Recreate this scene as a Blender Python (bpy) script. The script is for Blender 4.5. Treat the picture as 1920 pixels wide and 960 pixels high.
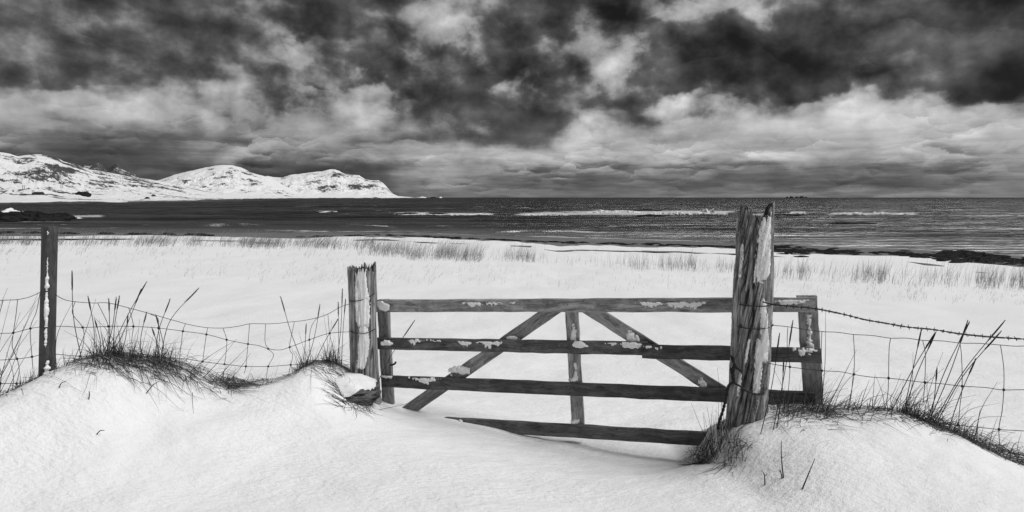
import bpy, math, random
import numpy as np
from mathutils import Vector, Matrix

random.seed(7)
RNG = np.random.RandomState(11)
scene = bpy.context.scene
COL = scene.collection
for o in list(bpy.data.objects):
    bpy.data.objects.remove(o)

# ------------------------------------------------------------------ camera
F = 1150.0          # focal length in photograph pixels (1920 wide)
CX, HY = 960.0, 370.0   # principal column, horizon row
CZ = 4.0            # eye height above the sea (m)
cam_d = bpy.data.cameras.new('camera')
cam = bpy.data.objects.new('camera', cam_d)
COL.objects.link(cam)
cam.location = (0, 0, CZ)
cam.rotation_euler = (math.radians(90), 0, 0)
cam_d.sensor_width = 36.0
cam_d.lens = F / 1920.0 * 36.0
cam_d.shift_y = -110.0 / 1920.0
cam_d.clip_start = 0.05
cam_d.clip_end = 60000
scene.camera = cam
scene.render.resolution_x = 1024
scene.render.resolution_y = 512
scene.render.engine = 'CYCLES'
scene.cycles.max_bounces = 5
scene.cycles.diffuse_bounces = 3
scene.cycles.glossy_bounces = 2

# ------------------------------------------------------------------ light
SUN_AZ, SUN_EL = math.radians(104), math.radians(53)   # azimuth from +Y towards +X
sd = bpy.data.lights.new('sun', 'SUN')
sd.energy = 1.5
sd.angle = math.radians(44)
sd.color = (1.0, 1.0, 1.0)
sun = bpy.data.objects.new('sun', sd)
COL.objects.link(sun)
sdir = Vector((math.sin(SUN_AZ) * math.cos(SUN_EL), math.cos(SUN_AZ) * math.cos(SUN_EL), math.sin(SUN_EL)))
sun.rotation_euler = sdir.to_track_quat('Z', 'Y').to_euler()
sun.location = (0, 0, 60)

vs = scene.view_settings
vs.view_transform = 'Standard'
vs.look = 'None'
vs.gamma = 1.0
vs.exposure = 0.87
vs.use_curve_mapping = False
EXPO = 2 ** vs.exposure

# ------------------------------------------------------------------ world: clouded sky
world = bpy.data.worlds.new('World')
scene.world = world
world.use_nodes = True
NT = world.node_tree
NT.nodes.clear()


class NG:
    """tiny helper that writes node graphs as expressions"""
    def __init__(self, nt):
        self.nt = nt

    def _set(self, sock, v):
        if isinstance(v, bpy.types.NodeSocket):
            self.nt.links.new(v, sock)
        elif v is not None:
            sock.default_value = v

    def m(self, op, a, b=None, c=None, clamp=False):
        n = self.nt.nodes.new('ShaderNodeMath')
        n.operation = op
        n.use_clamp = clamp
        for i, v in enumerate((a, b, c)):
            if v is not None:
                self._set(n.inputs[i], v)
        return n.outputs[0]

    def v(self, op, a, b=None, out=0):
        n = self.nt.nodes.new('ShaderNodeVectorMath')
        n.operation = op
        self._set(n.inputs[0], a)
        if b is not None:
            self._set(n.inputs[1], b)
        return n.outputs[out]

    def xyz(self, x, y, z=0.0):
        n = self.nt.nodes.new('ShaderNodeCombineXYZ')
        for i, q in enumerate((x, y, z)):
            self._set(n.inputs[i], q)
        return n.outputs[0]

    def sep(self, a):
        n = self.nt.nodes.new('ShaderNodeSeparateXYZ')
        self._set(n.inputs[0], a)
        return n.outputs

    def noise(self, vec, scale, detail=5, rough=0.55, lac=2.0, col=False, dist=0.0, dim='3D'):
        n = self.nt.nodes.new('ShaderNodeTexNoise')
        n.noise_dimensions = dim
        n.inputs['Scale'].default_value = scale
        n.inputs['Detail'].default_value = detail
        n.inputs['Roughness'].default_value = rough
        n.inputs['Lacunarity'].default_value = lac
        n.inputs['Distortion'].default_value = dist
        if vec is not None:
            self._set(n.inputs['Vector'], vec)
        return n.outputs[1 if col else 0]

    def ss(self, x, lo, hi, a=0.0, b=1.0):
        n = self.nt.nodes.new('ShaderNodeMapRange')
        n.interpolation_type = 'SMOOTHSTEP'
        self._set(n.inputs[0], x)
        for i, q in zip((1, 2, 3, 4), (lo, hi, a, b)):
            self._set(n.inputs[i], q)
        return n.outputs[0]

    def lin(self, x, lo, hi, a=0.0, b=1.0):
        n = self.nt.nodes.new('ShaderNodeMapRange')
        self._set(n.inputs[0], x)
        for i, q in zip((1, 2, 3, 4), (lo, hi, a, b)):
            self._set(n.inputs[i], q)
        return n.outputs[0]


# tones of the cloud cover on the seaward sky: rows by photograph row, one value per 64 columns
SKY_ROWS = [0, 28, 56, 84, 112, 140, 165, 190, 215, 240, 265, 290, 315, 340, 365]
SKY_TONE = [
    '38 40 40 38 29 27 36 34 32 31 29 29 36 44 40 30 24 28 30 49 47 50 48 36 38 34 33 31 27 20 14',
    '39 38 41 41 37 24 34 40 39 32 28 35 46 54 42 32 26 44 28 50 48 44 56 32 32 30 31 31 28 20 14',
    '39 39 41 46 45 34 39 42 42 24 24 42 51 61 54 34 30 58 34 34 30 28 36 28 26 26 30 32 30 27 16',
    '40 40 40 41 43 43 42 43 44 50 42 38 50 56 48 34 48 52 52 32 22 24 26 26 22 24 36 32 36 27 14',
    '39 40 38 39 41 44 44 43 44 52 33 33 38 40 28 28 48 50 66 30 22 24 26 22 22 26 48 40 30 26 14',
    '36 36 37 38 44 44 44 56 40 38 40 36 32 34 26 28 38 40 60 28 20 24 26 24 25 28 40 36 28 24 14',
    '50 45 40 45 56 46 44 58 42 42 58 66 28 28 26 56 32 36 46 40 24 42 32 40 26 26 28 30 26 22 18',
    '62 58 56 58 57 54 57 60 40 56 62 66 48 24 28 44 36 44 36 28 68 44 50 44 58 50 40 54 44 62 48',
    '60 63 63 59 57 56 64 62 58 60 62 64 50 34 30 30 28 56 52 50 68 42 66 64 64 66 66 64 64 62 62',
    '50 54 54 50 46 48 50 48 58 60 62 62 46 36 50 30 28 72 48 34 56 62 64 68 64 66 70 72 70 62 62',
    '46 40 38 36 38 40 43 42 52 54 52 50 45 44 33 34 46 72 60 56 64 62 60 62 60 64 68 66 64 62 62',
    '30 34 32 31 32 35 45 60 54 46 46 52 58 60 64 64 66 68 60 68 64 62 64 64 60 56 58 56 56 56 54',
    '30 30 30 30 31 32 30 29 34 32 32 34 50 58 50 52 50 48 48 50 46 44 45 44 42 42 42 40 44 46 48',
    '30 30 30 30 34 36 32 28 28 28 28 34 46 52 44 42 40 36 40 42 40 38 40 36 36 36 36 38 42 46 46',
    '35 35 35 35 35 35 35 35 35 35 35 40 42 43 44 44 43 43 43 44 44 44 45 46 46 46 46 48 48 48 46']


def build_sky():
    g = NG(NT)
    tc = NT.nodes.new('ShaderNodeTexCoord')
    x, y, z = g.sep(tc.outputs['Generated'])
    az = g.m('ARCTAN2', x, y)
    hr = g.m('SQRT', g.m('ADD', g.m('MULTIPLY', x, x), g.m('MULTIPLY', y, y)))
    v = g.m('MAXIMUM', g.m('DIVIDE', z, g.m('MAXIMUM', hr, 0.05)), 0.0)
    low = g.ss(v, 0.06, 0.16, 1.0, 0.0)
    hor = g.ss(v, 0.0, 0.05, 1.0, 0.0)
    # rounded billows overhead, flatter and finer banks towards the horizon
    qh = g.xyz(az, g.m('MULTIPLY', v, 1.2), 0)
    ql = g.xyz(g.m('ADD', az, 7.0), g.m('MULTIPLY', g.m('LOGARITHM', g.m('ADD', v, 0.06), math.e), 0.27), 0)

    def mixf(f, a_, b_):
        return g.m('ADD', a_, g.m('MULTIPLY', f, g.m('SUBTRACT', b_, a_)))

    def voro(vec, scale):
        n = NT.nodes.new('ShaderNodeTexVoronoi')
        n.voronoi_dimensions = '2D'
        n.feature = 'F1'
        n.inputs['Scale'].default_value = scale
        NT.links.new(vec, n.inputs['Vector'])
        return n
    half = (0.5, 0.5, 0.5)
    wn = g.v('SUBTRACT', g.noise(qh, 9.0, 8, 0.53, col=True, dim='2D'), half)
    wl = g.v('SUBTRACT', g.noise(ql, 16.0, 6, 0.58, col=True, dim='2D'), half)
    ox = mixf(low, 0.15, 0.09)
    oy = mixf(low, 0.13, 0.03)
    off = g.v('MULTIPLY', wn, g.xyz(ox, oy, 0))
    P = g.v('ADD', g.xyz(az, v, 0), off)
    pa, pv, _ = g.sep(P)
    inside = g.ss(g.m('ABSOLUTE', pa), 0.72, 0.95, 1.0, 0.0)
    pac = g.m('MINIMUM', g.m('MAXIMUM', pa, -1.2), 1.2)
    col = g.m('MULTIPLY_ADD', g.m('TANGENT', pac), F, CX)
    t = g.m('MULTIPLY_ADD', g.m('DIVIDE', col, 1920.0), 0.96, 0.02)
    row = g.m('SUBTRACT', HY, g.m('MULTIPLY', g.m('DIVIDE', pv, g.m('COSINE', pac)), F))
    # three rows of tones ride in the three channels of each ramp
    vals = []
    for k in range(0, len(SKY_ROWS), 3):
        rp = NT.nodes.new('ShaderNodeValToRGB')
        cr = rp.color_ramp
        cr.interpolation = 'EASE'
        rows3 = [[float(q) / 100 for q in SKY_TONE[k + j].split()] for j in range(3)]
        n = len(rows3[0])
        while len(cr.elements) < n:
            cr.elements.new(0.5)
        for i in range(n):
            cr.elements[i].position = 0.02 + 0.96 * i / (n - 1)
        for i in range(n):
            cr.elements[i].color = (rows3[0][i], rows3[1][i], rows3[2][i], 1)
        NT.links.new(t, rp.inputs[0])
        vals += list(g.sep(rp.outputs[0]))
    M = vals[0]
    for k in range(1, len(vals)):
        M = mixf(g.ss(row, float(SKY_ROWS[k - 1]), float(SKY_ROWS[k])), M, vals[k])
    inside = g.m('MULTIPLY', inside, g.ss(row, -120.0, -15.0))
    big = g.noise(qh, 3.0, 4, 0.5, dim='2D')
    bg = g.m('MULTIPLY_ADD', g.m('SUBTRACT', big, 0.5), 0.9, 0.40)
    M = g.m('MULTIPLY_ADD', g.m('SUBTRACT', mixf(inside, bg, M), 0.42), 1.2, 0.42)
    # high billows
    qw = g.v('ADD', qh, (11.3, 4.2, 0))
    nh1 = g.noise(qw, 8.0, 8, 0.53, dim='2D')
    nh2 = g.noise(g.v('ADD', qw, (0.012, 0.024, 0)), 8.0, 6, 0.50, dim='2D')
    relh = g.m('SUBTRACT', nh1, nh2)
    dh = g.m('MULTIPLY_ADD', relh, KR, g.m('MULTIPLY', g.m('SUBTRACT', nh1, 0.5), KN))
    hp = None
    qv = g.v('ADD', qh, g.v('MULTIPLY', wn, (0.06, 0.05, 0)))
    for sc_, amp in ((11.0, 1.0), (25.0, 0.55)):
        vo = voro(qv, sc_)
        loc = g.v('MULTIPLY', g.v('SUBTRACT', qv, vo.outputs['Position']), (sc_, sc_, 0))
        lx, ly, _z = g.sep(loc)
        lit = g.m('ADD', g.m('MULTIPLY', ly, 0.9), g.m('MULTIPLY', lx, 0.35))
        pf = g.m('MULTIPLY', g.m('MULTIPLY', lit, g.ss(vo.outputs['Distance'], 0.3, 0.85, 1.0, 0.15)), amp)
        hp = pf if hp is None else g.m('ADD', hp, pf)
    hp = g.m('MULTIPLY', hp, g.ss(g.noise(qh, 6.0, 2, 0.5, dim='2D'), 0.40, 0.60, 0.1, 1.1))
    dh = g.m('MULTIPLY_ADD', hp, KH, dh)
    # low heaped banks: each cell is a puff, lit on top and shaded at its base
    qlw = g.v('ADD', ql, g.v('MULTIPLY', wl, (0.075, 0.05, 0)))
    puffs = None
    for sc_, amp in ((15.0, 1.0), (31.0, 0.6)):
        vo = voro(qlw, sc_)
        loc = g.v('MULTIPLY', g.v('SUBTRACT', qlw, vo.outputs['Position']), (sc_, sc_, 0))
        ly = g.sep(loc)[1]
        fall = g.ss(vo.outputs['Distance'], 0.25, 0.75, 1.0, 0.25)
        pf = g.m('MULTIPLY', g.m('MULTIPLY', ly, fall), amp)
        puffs = pf if puffs is None else g.m('ADD', puffs, pf)
    puffs = g.m('MULTIPLY', puffs, g.ss(g.noise(ql, 9.0, 2, 0.5, dim='2D'), 0.36, 0.62, 0.15, 1.2))
    nl1 = g.noise(qlw, 24.0, 6, 0.55, dim='2D')
    dl = g.m('MULTIPLY_ADD', puffs, KP, g.m('MULTIPLY', g.m('SUBTRACT', nl1, 0.5), 0.22))
    lay = g.noise(g.xyz(az, g.m('MULTIPLY', g.m('LOGARITHM', g.m('ADD', v, 0.04), math.e), 1.1), 0), 9.0, 6, 0.6, dim='2D')
    dl = g.m('MULTIPLY_ADD', g.m('SUBTRACT', lay, 0.5), 0.24, dl)
    dl = g.m('MULTIPLY', dl, g.lin(hor, 0, 1, 1.0, 0.5))
    det = mixf(low, dh, dl)
    det = g.m('MULTIPLY', det, g.lin(M, 0.15, 0.6, 0.45, 1.1))
    D = g.m('ADD', M, det)
    # thick cloud is dark, thin cloud bright, with a quick change at the billowing rims
    S1 = g.ss(D, 0.34, 0.58, 0.235, 0.70)
    D = mixf(g.lin(low, 0, 1, 0.30, 0.15), D, S1)
    # folds inside the thick masses
    fold = g.noise(g.v('ADD', qw, (3.1, 1.7, 0)), 5.0, 6, 0.50, dim='2D')
    D = g.m('MULTIPLY_ADD', g.m('MULTIPLY', g.m('SUBTRACT', fold, 0.5), g.m('SUBTRACT', 1.0, low)), 0.30, D)
    D = g.m('MULTIPLY_ADD', g.m('MULTIPLY', relh, g.m('SUBTRACT', 1.0, low)), 0.25, D)
    D = g.m('MINIMUM', g.m('MAXIMUM', D, 0.09), 0.92)
    L = g.m('POWER', D, 2.25)
    sky = NT.nodes.new('ShaderNodeTexSky')
    sky.sky_type = 'NISHITA'
    sky.sun_disc = False
    sky.sun_elevation = SUN_EL
    sky.sun_rotation = SUN_AZ
    bw = NT.nodes.new('ShaderNodeRGBToBW')
    NT.links.new(sky.outputs[0], bw.inputs[0])
    STR = 0.1
    cloud = g.m('MULTIPLY', L, 1.0 / (STR * EXPO))
    # the overcast covers all but a trace of the clear sky behind it
    tot = g.m('ADD', g.m('MULTIPLY', cloud, 0.985), g.m('MULTIPLY', bw.outputs[0], 0.015))
    bgn = NT.nodes.new('ShaderNodeBackground')
    bgn.inputs['Strength'].default_value = STR
    NT.links.new(tot, bgn.inputs['Color'])
    out = NT.nodes.new('ShaderNodeOutputWorld')
    NT.links.new(bgn.outputs[0], out.inputs[0])


KR, KN, KP, KH = 0.75, 0.42, 0.22, 0.12
build_sky()

# ------------------------------------------------------------------ numpy noise
def _h(ix, iy, s):
    n = (ix.astype(np.int64) * 374761393 + iy.astype(np.int64) * 668265263 + s * 974634777) & 0x7fffffff
    n = ((n ^ (n >> 13)) * 1274126177) & 0x7fffffff
    n = n ^ (n >> 16)
    return (n & 0xffff) / 65535.0


def vn(x, y, s=0):
    x = np.asarray(x, float); y = np.asarray(y, float)
    ix = np.floor(x); iy = np.floor(y)
    fx = x - ix; fy = y - iy
    fx = fx * fx * fx * (fx * (fx * 6 - 15) + 10); fy = fy * fy * fy * (fy * (fy * 6 - 15) + 10)
    a = _h(ix, iy, s); b = _h(ix + 1, iy, s); c = _h(ix, iy + 1, s); d = _h(ix + 1, iy + 1, s)
    return a + (b - a) * fx + (c - a) * fy + (a - b - c + d) * fx * fy


def fbm(x, y, oct=4, s=0, gain=0.5):
    t = 0; amp = 1; tot = 0
    x = np.asarray(x, float); y = np.asarray(y, float)
    for i in range(oct):
        t = t + amp * (vn(x, y, s + i * 17) - 0.5)
        tot += amp
        x, y = (0.8 * x - 0.6 * y) * 2.03 + 5.1, (0.6 * x + 0.8 * y) * 2.03 + 1.7
        amp *= gain
    return 2 * t / tot      # about -1..1


def sst(x, a, b):
    t = np.clip((np.asarray(x, float) - a) / (b - a), 0, 1)
    return t * t * (3 - 2 * t)


def P(px, py, d):
    """point on the ray through photograph pixel (px,py) at depth d"""
    return Vector(((px - CX) / F * d, d, CZ - (py - HY) / F * d))


def proj(p):
    return CX + F * p[0] / p[1], HY - F * (p[2] - CZ) / p[1]


# ------------------------------------------------------------------ mesh helpers
def mesh_obj(name, verts, faces, mat, parent=None, smooth=True, kind=None, attrs=None):
    me = bpy.data.meshes.new(name)
    verts = np.asarray(verts, dtype=np.float32)
    if isinstance(faces, np.ndarray):
        nf, k = faces.shape
        me.vertices.add(len(verts)); me.vertices.foreach_set('co', verts.ravel())
        me.loops.add(nf * k); me.loops.foreach_set('vertex_index', faces.astype(np.int32).ravel())
        me.polygons.add(nf)
        me.polygons.foreach_set('loop_start', np.arange(0, nf * k, k, dtype=np.int32))
        me.polygons.foreach_set('loop_total', np.full(nf, k, dtype=np.int32))
        me.update(calc_edges=True)
    else:
        me.from_pydata(verts.tolist(), [], faces)
        me.update()
    if smooth:
        me.polygons.foreach_set('use_smooth', np.ones(len(me.polygons), dtype=bool))
    if attrs:
        for k_, a in attrs.items():
            at = me.attributes.new(k_, 'FLOAT', 'POINT')
            at.data.foreach_set('value', np.asarray(a, dtype=np.float32).ravel())
    me.materials.append(mat)
    o = bpy.data.objects.new(name, me)
    COL.objects.link(o)
    if parent is not None:
        o.parent = parent
    if kind:
        o['kind'] = kind
    return o


def grid_faces(nr, nc, close=False):
    r = np.arange(nr - 1)[:, None]; c = np.arange(nc if close else nc - 1)[None, :]
    c2 = (c + 1) % nc
    a = r * nc + c; b = r * nc + c2; d = (r + 1) * nc + c; e = (r + 1) * nc + c2
    return np.stack([a + 0 * d, b + 0 * d, e, d], -1).reshape(-1, 4)


def tag(o, label, cat, group=None):
    o['label'] = label
    o['category'] = cat
    if group:
        o['group'] = group
    return o


def empty(name, loc=(0, 0, 0)):
    o = bpy.data.objects.new(name, None)
    COL.objects.link(o)
    o.location = loc
    o.empty_display_size = 0.2
    return o


class TB:
    """collects tapered tubes / blades into one mesh"""
    def __init__(self):
        self.v = []; self.f = []; self.n = 0

    def tube(self, pts, rad, k=3, cap=True):
        pts = np.asarray(pts, float)
        n = len(pts)
        rad = np.broadcast_to(np.asarray(rad, float), (n,))
        t = np.gradient(pts, axis=0)
        t /= np.maximum(np.linalg.norm(t, axis=1, keepdims=True), 1e-9)
        ref = np.array([0.31, 0.93, 0.2])
        if abs(np.dot(t.mean(0), ref)) > 0.9:
            ref = np.array([1.0, 0.1, 0.0])
        a = np.cross(t, ref); a /= np.maximum(np.linalg.norm(a, axis=1, keepdims=True), 1e-9)
        b = np.cross(t, a)
        ang = np.arange(k) * 2 * math.pi / k
        ring = pts[:, None, :] + rad[:, None, None] * (np.cos(ang)[None, :, None] * a[:, None, :] + np.sin(ang)[None, :, None] * b[:, None, :])
        self.v.append(ring.reshape(-1, 3))
        fc = grid_faces(n, k, close=True) + self.n
        self.f.extend(fc.tolist())
        if cap:
            self.f.append([self.n + i for i in range(k)][::-1])
            self.f.append([self.n + (n - 1) * k + i for i in range(k)])
        self.n += n * k

    def raw(self, v, f):
        self.v.append(np.asarray(v, float))
        self.f.extend([[i + self.n for i in q] for q in f])
        self.n += len(v)

    def obj(self, name, mat, parent=None, smooth=True, kind=None):
        return mesh_obj(name, np.concatenate(self.v), self.f, mat, parent, smooth, kind)


def catmull(pts, n=6):
    pts = [np.asarray(p, float) for p in pts]
    p = [2 * pts[0] - pts[1]] + pts + [2 * pts[-1] - pts[-2]]
    out = []
    for i in range(1, len(p) - 2):
        for k in range(n):
            t = k / n
            out.append(0.5 * ((2 * p[i]) + (-p[i - 1] + p[i + 1]) * t + (2 * p[i - 1] - 5 * p[i] + 4 * p[i + 1] - p[i + 2]) * t * t
                              + (-p[i - 1] + 3 * p[i] - 3 * p[i + 1] + p[i + 2]) * t ** 3))
    out.append(p[-2])
    return np.array(out)


# ------------------------------------------------------------------ materials
def new_mat(name):
    m = bpy.data.materials.new(name)
    m.use_nodes = True
    nt = m.node_tree
    b = nt.nodes['Principled BSDF']
    return m, nt, b, NG(nt)


def grey(v):
    return (v, v, v, 1)


def ramp_to(nt, g, fac, b, lo, hi):
    """grey value from factor 0..1 to base colour"""
    val = g.lin(fac, 0, 1, lo, hi)
    nt.links.new(val, b.inputs['Base Color'])


def bump(nt, b, height, strength, dist):
    n = nt.nodes.new('ShaderNodeBump')
    n.inputs['Strength'].default_value = strength
    n.inputs['Distance'].default_value = dist
    nt.links.new(height, n.inputs['Height'])
    nt.links.new(n.outputs[0], b.inputs['Normal'])
    return n


def mat_snow():
    m, nt, b, g = new_mat('snow')
    geo = nt.nodes.new('ShaderNodeNewGeometry')
    pos = geo.outputs['Position']
    n1 = g.noise(pos, 1.1, 4, 0.5)
    ramp_to(nt, g, n1, b, 0.86, 0.93)
    b.inputs['Roughness'].default_value = 0.75
    b.inputs['Specular IOR Level'].default_value = 0.15
    s = nt.nodes.new('ShaderNodeMapping')
    s.inputs['Rotation'].default_value = (0, 0, 0.5)
    s.inputs['Scale'].default_value = (1.0, 1.9, 1.0)
    nt.links.new(pos, s.inputs[0])
    r1 = g.noise(s.outputs[0], 26, 3, 0.55)
    r2 = g.noise(pos, 95, 3, 0.6)
    r3 = g.noise(s.outputs[0], 8.0, 2, 0.5)
    # wind crust is rougher in some places than in others
    patch = g.ss(g.noise(pos, 0.9, 3, 0.5), 0.38, 0.62, 0.45, 1.0)
    h = g.m('ADD', g.m('MULTIPLY', g.m('MULTIPLY', r1, 1.0), patch), g.m('ADD', g.m('MULTIPLY', r2, 0.26), g.m('MULTIPLY', r3, 0.9)))
    bump(nt, b, h, 0.62, 0.024)
    return m


def mat_plain(name, lo, hi, scale=8, rough=0.8, bscale=None, bdist=0.01, spec=0.3, detail=5, stretch=None):
    m, nt, b, g = new_mat(name)
    tc = nt.nodes.new('ShaderNodeTexCoord')
    vec = tc.outputs['Object']
    if stretch:
        vec = g.v('MULTIPLY', vec, stretch)
    n1 = g.noise(vec, scale, detail, 0.6)
    f = g.ss(n1, 0.3, 0.7)
    ramp_to(nt, g, f, b, lo, hi)
    b.inputs['Roughness'].default_value = rough
    b.inputs['Specular IOR Level'].default_value = spec
    if bscale:
        bump(nt, b, g.noise(vec, bscale, 5, 0.6), 0.8, bdist)
    return m


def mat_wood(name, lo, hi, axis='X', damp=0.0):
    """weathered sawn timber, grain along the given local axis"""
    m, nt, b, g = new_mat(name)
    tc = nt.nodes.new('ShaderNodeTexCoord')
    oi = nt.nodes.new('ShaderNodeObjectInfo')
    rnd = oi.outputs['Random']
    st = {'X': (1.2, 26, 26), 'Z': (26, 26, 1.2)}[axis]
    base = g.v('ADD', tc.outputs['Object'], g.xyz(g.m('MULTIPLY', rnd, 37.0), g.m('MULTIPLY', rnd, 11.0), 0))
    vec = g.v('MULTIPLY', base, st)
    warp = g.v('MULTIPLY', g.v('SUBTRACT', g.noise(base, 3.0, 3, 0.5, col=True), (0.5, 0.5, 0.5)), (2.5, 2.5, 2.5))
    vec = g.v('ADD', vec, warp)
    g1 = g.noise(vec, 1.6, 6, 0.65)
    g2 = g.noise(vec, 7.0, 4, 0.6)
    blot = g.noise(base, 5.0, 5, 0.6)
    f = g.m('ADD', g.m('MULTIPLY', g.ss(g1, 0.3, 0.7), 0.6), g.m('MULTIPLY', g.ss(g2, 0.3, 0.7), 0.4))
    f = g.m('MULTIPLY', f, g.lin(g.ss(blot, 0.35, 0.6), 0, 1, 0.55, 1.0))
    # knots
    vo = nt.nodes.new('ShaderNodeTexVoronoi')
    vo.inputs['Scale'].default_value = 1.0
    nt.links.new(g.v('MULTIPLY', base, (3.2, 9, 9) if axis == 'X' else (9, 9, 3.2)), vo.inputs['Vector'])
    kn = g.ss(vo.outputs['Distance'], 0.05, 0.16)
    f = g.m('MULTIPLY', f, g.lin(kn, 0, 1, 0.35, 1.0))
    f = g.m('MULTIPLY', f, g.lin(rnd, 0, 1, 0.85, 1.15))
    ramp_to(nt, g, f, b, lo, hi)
    b.inputs['Roughness'].default_value = 0.62
    b.inputs['Specular IOR Level'].default_value = 0.3
    bump(nt, b, g.m('ADD', g1, g.m('MULTIPLY', g2, 0.6)), 0.6, 0.004)
    return m


def mat_post():
    """old split gatepost: deep slanting grain, pale ridges and black cracks"""
    m, nt, b, g = new_mat('weathered_post_wood')
    at = nt.nodes.new('ShaderNodeAttribute'); at.attribute_name = 'crack'
    tc = nt.nodes.new('ShaderNodeTexCoord')
    vec = g.v('MULTIPLY', tc.outputs['Object'], (60, 60, 3.0))
    n1 = g.noise(vec, 1.0, 6, 0.65)
    n2 = g.noise(tc.outputs['Object'], 5.0, 4, 0.6)
    f = g.m('MULTIPLY', g.ss(n1, 0.25, 0.72), g.lin(g.ss(n2, 0.3, 0.65), 0, 1, 0.5, 1.0))
    at2 = nt.nodes.new('ShaderNodeAttribute'); at2.attribute_name = 'tone'
    f = g.m('MULTIPLY', g.m('MULTIPLY', f, g.lin(at2.outputs['Fac'], 0.1, 0.9, 0.25, 1.3)), g.lin(at.outputs['Fac'], 0, 1, 1.0, 0.04))
    ramp_to(nt, g, f, b, 0.032, 0.60)
    b.inputs['Roughness'].default_value = 0.85
    b.inputs['Specular IOR Level'].default_value = 0.2
    bump(nt, b, n1, 0.7, 0.006)
    return m


def mat_grass(name, lo, hi):
    m, nt, b, g = new_mat(name)
    at = nt.nodes.new('ShaderNodeAttribute'); at.attribute_name = 'tone'
    ramp_to(nt, g, at.outputs['Fac'], b, lo, hi)
    b.inputs['Roughness'].default_value = 0.8
    b.inputs['Specular IOR Level'].default_value = 0.15
    return m


def mat_sea():
    m, nt, b, g = new_mat('sea_water')
    geo = nt.nodes.new('ShaderNodeNewGeometry')
    at = nt.nodes.new('ShaderNodeAttribute'); at.attribute_name = 'foam'
    sh = nt.nodes.new('ShaderNodeAttribute'); sh.attribute_name = 'shallow'
    pos = geo.outputs['Position']
    w1 = g.noise(g.v('MULTIPLY', pos, (0.3, 1.0, 1.0)), 0.42, 6, 0.65)
    w2 = g.noise(g.v('MULTIPLY', pos, (0.010, 0.07, 1)), 1.0, 6, 0.62)
    w3 = g.noise(g.v('MULTIPLY', pos, (0.5, 1.6, 1)), 0.9, 6, 0.68)
    w4 = g.noise(g.v('MULTIPLY', pos, (0.03, 0.22, 1)), 1.0, 5, 0.6)
    fm = g.m('ADD', at.outputs['Fac'], g.m('MULTIPLY', g.m('SUBTRACT', w3, 0.5), 1.9))
    fo = g.ss(fm, 0.46, 0.74)
    fo = g.m('MULTIPLY', fo, g.ss(at.outputs['Fac'], 0.02, 0.15))
    base = g.m('ADD', g.lin(w2, 0.34, 0.66, 0.004, 0.032), g.m('MULTIPLY', sh.outputs['Fac'], 0.085))
    n = nt.nodes.new('ShaderNodeMix'); n.data_type = 'FLOAT'
    nt.links.new(fo, n.inputs[0]); nt.links.new(base, n.inputs[2]); n.inputs[3].default_value = 0.60
    nt.links.new(n.outputs[0], b.inputs['Base Color'])
    nt.links.new(g.lin(fo, 0, 1, 0.16, 0.9), b.inputs['Roughness'])
    b.inputs['Specular IOR Level'].default_value = 0.0
    hgt = g.m('ADD', g.m('ADD', g.m('MULTIPLY', w1, 0.45), g.m('MULTIPLY', w3, 0.12)), g.m('ADD', g.m('MULTIPLY', w4, 1.6), g.m('MULTIPLY', w2, 6.0)))
    bn = bump(nt, b, hgt, 1.0, 1.3)
    # a rough sea seen at a grazing angle shows mostly wave fronts: only part of the surface mirrors the sky
    gl = nt.nodes.new('ShaderNodeBsdfGlossy')
    gl.inputs['Roughness'].default_value = 0.22
    nt.links.new(bn.outputs[0], gl.inputs['Normal'])
    slick = g.m('ADD', g.m('MULTIPLY', g.m('SUBTRACT', w4, 0.5), 1.5), g.m('MULTIPLY', g.m('SUBTRACT', w2, 0.5), 1.0))
    slick = g.m('ADD', slick, g.m('MULTIPLY', g.m('SUBTRACT', w1, 0.5), 0.8))
    fac = g.m('MULTIPLY', g.ss(slick, -0.36, 0.42, 0.07, 0.33), g.m('SUBTRACT', 1.0, fo))
    fac = g.m('ADD', fac, g.m('MULTIPLY', g.m('MULTIPLY', sh.outputs['Fac'], 0.07), g.m('SUBTRACT', 1.0, fo)))
    mx = nt.nodes.new('ShaderNodeMixShader')
    nt.links.new(fac, mx.inputs[0])
    nt.links.new(b.outputs[0], mx.inputs[1])
    nt.links.new(gl.outputs[0], mx.inputs[2])
    nt.links.new(mx.outputs[0], nt.nodes['Material Output'].inputs['Surface'])
    return m


def mat_mountain():
    m, nt, b, g = new_mat('snowy_mountain_rock')
    at = nt.nodes.new('ShaderNodeAttribute'); at.attribute_name = 'rock'
    geo = nt.nodes.new('ShaderNodeNewGeometry')
    n1 = g.noise(g.v('MULTIPLY', geo.outputs['Position'], (1, 1, 1.8)), 0.030, 7, 0.68)
    n2 = g.noise(geo.outputs['Position'], 0.15, 5, 0.65)
    f = g.m('ADD', at.outputs['Fac'], g.m('ADD', g.m('MULTIPLY', g.m('SUBTRACT', n1, 0.5), 1.7), g.m('MULTIPLY', g.m('SUBTRACT', n2, 0.5), 1.2)))
    k = g.ss(f, 0.5, 0.66)
    mix = nt.nodes.new('ShaderNodeMix'); mix.data_type = 'FLOAT'
    nt.links.new(k, mix.inputs[0]); mix.inputs[2].default_value = 0.84
    nt.links.new(g.lin(n2, 0.3, 0.7, 0.03, 0.13), mix.inputs[3])
    nt.links.new(mix.outputs[0], b.inputs['Base Color'])
    b.inputs['Roughness'].default_value = 0.9
    b.inputs['Specular IOR Level'].default_value = 0.1
    bump(nt, b, g.m('ADD', n1, g.m('MULTIPLY', n2, 0.4)), 0.7, 6.0)
    return m


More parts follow.
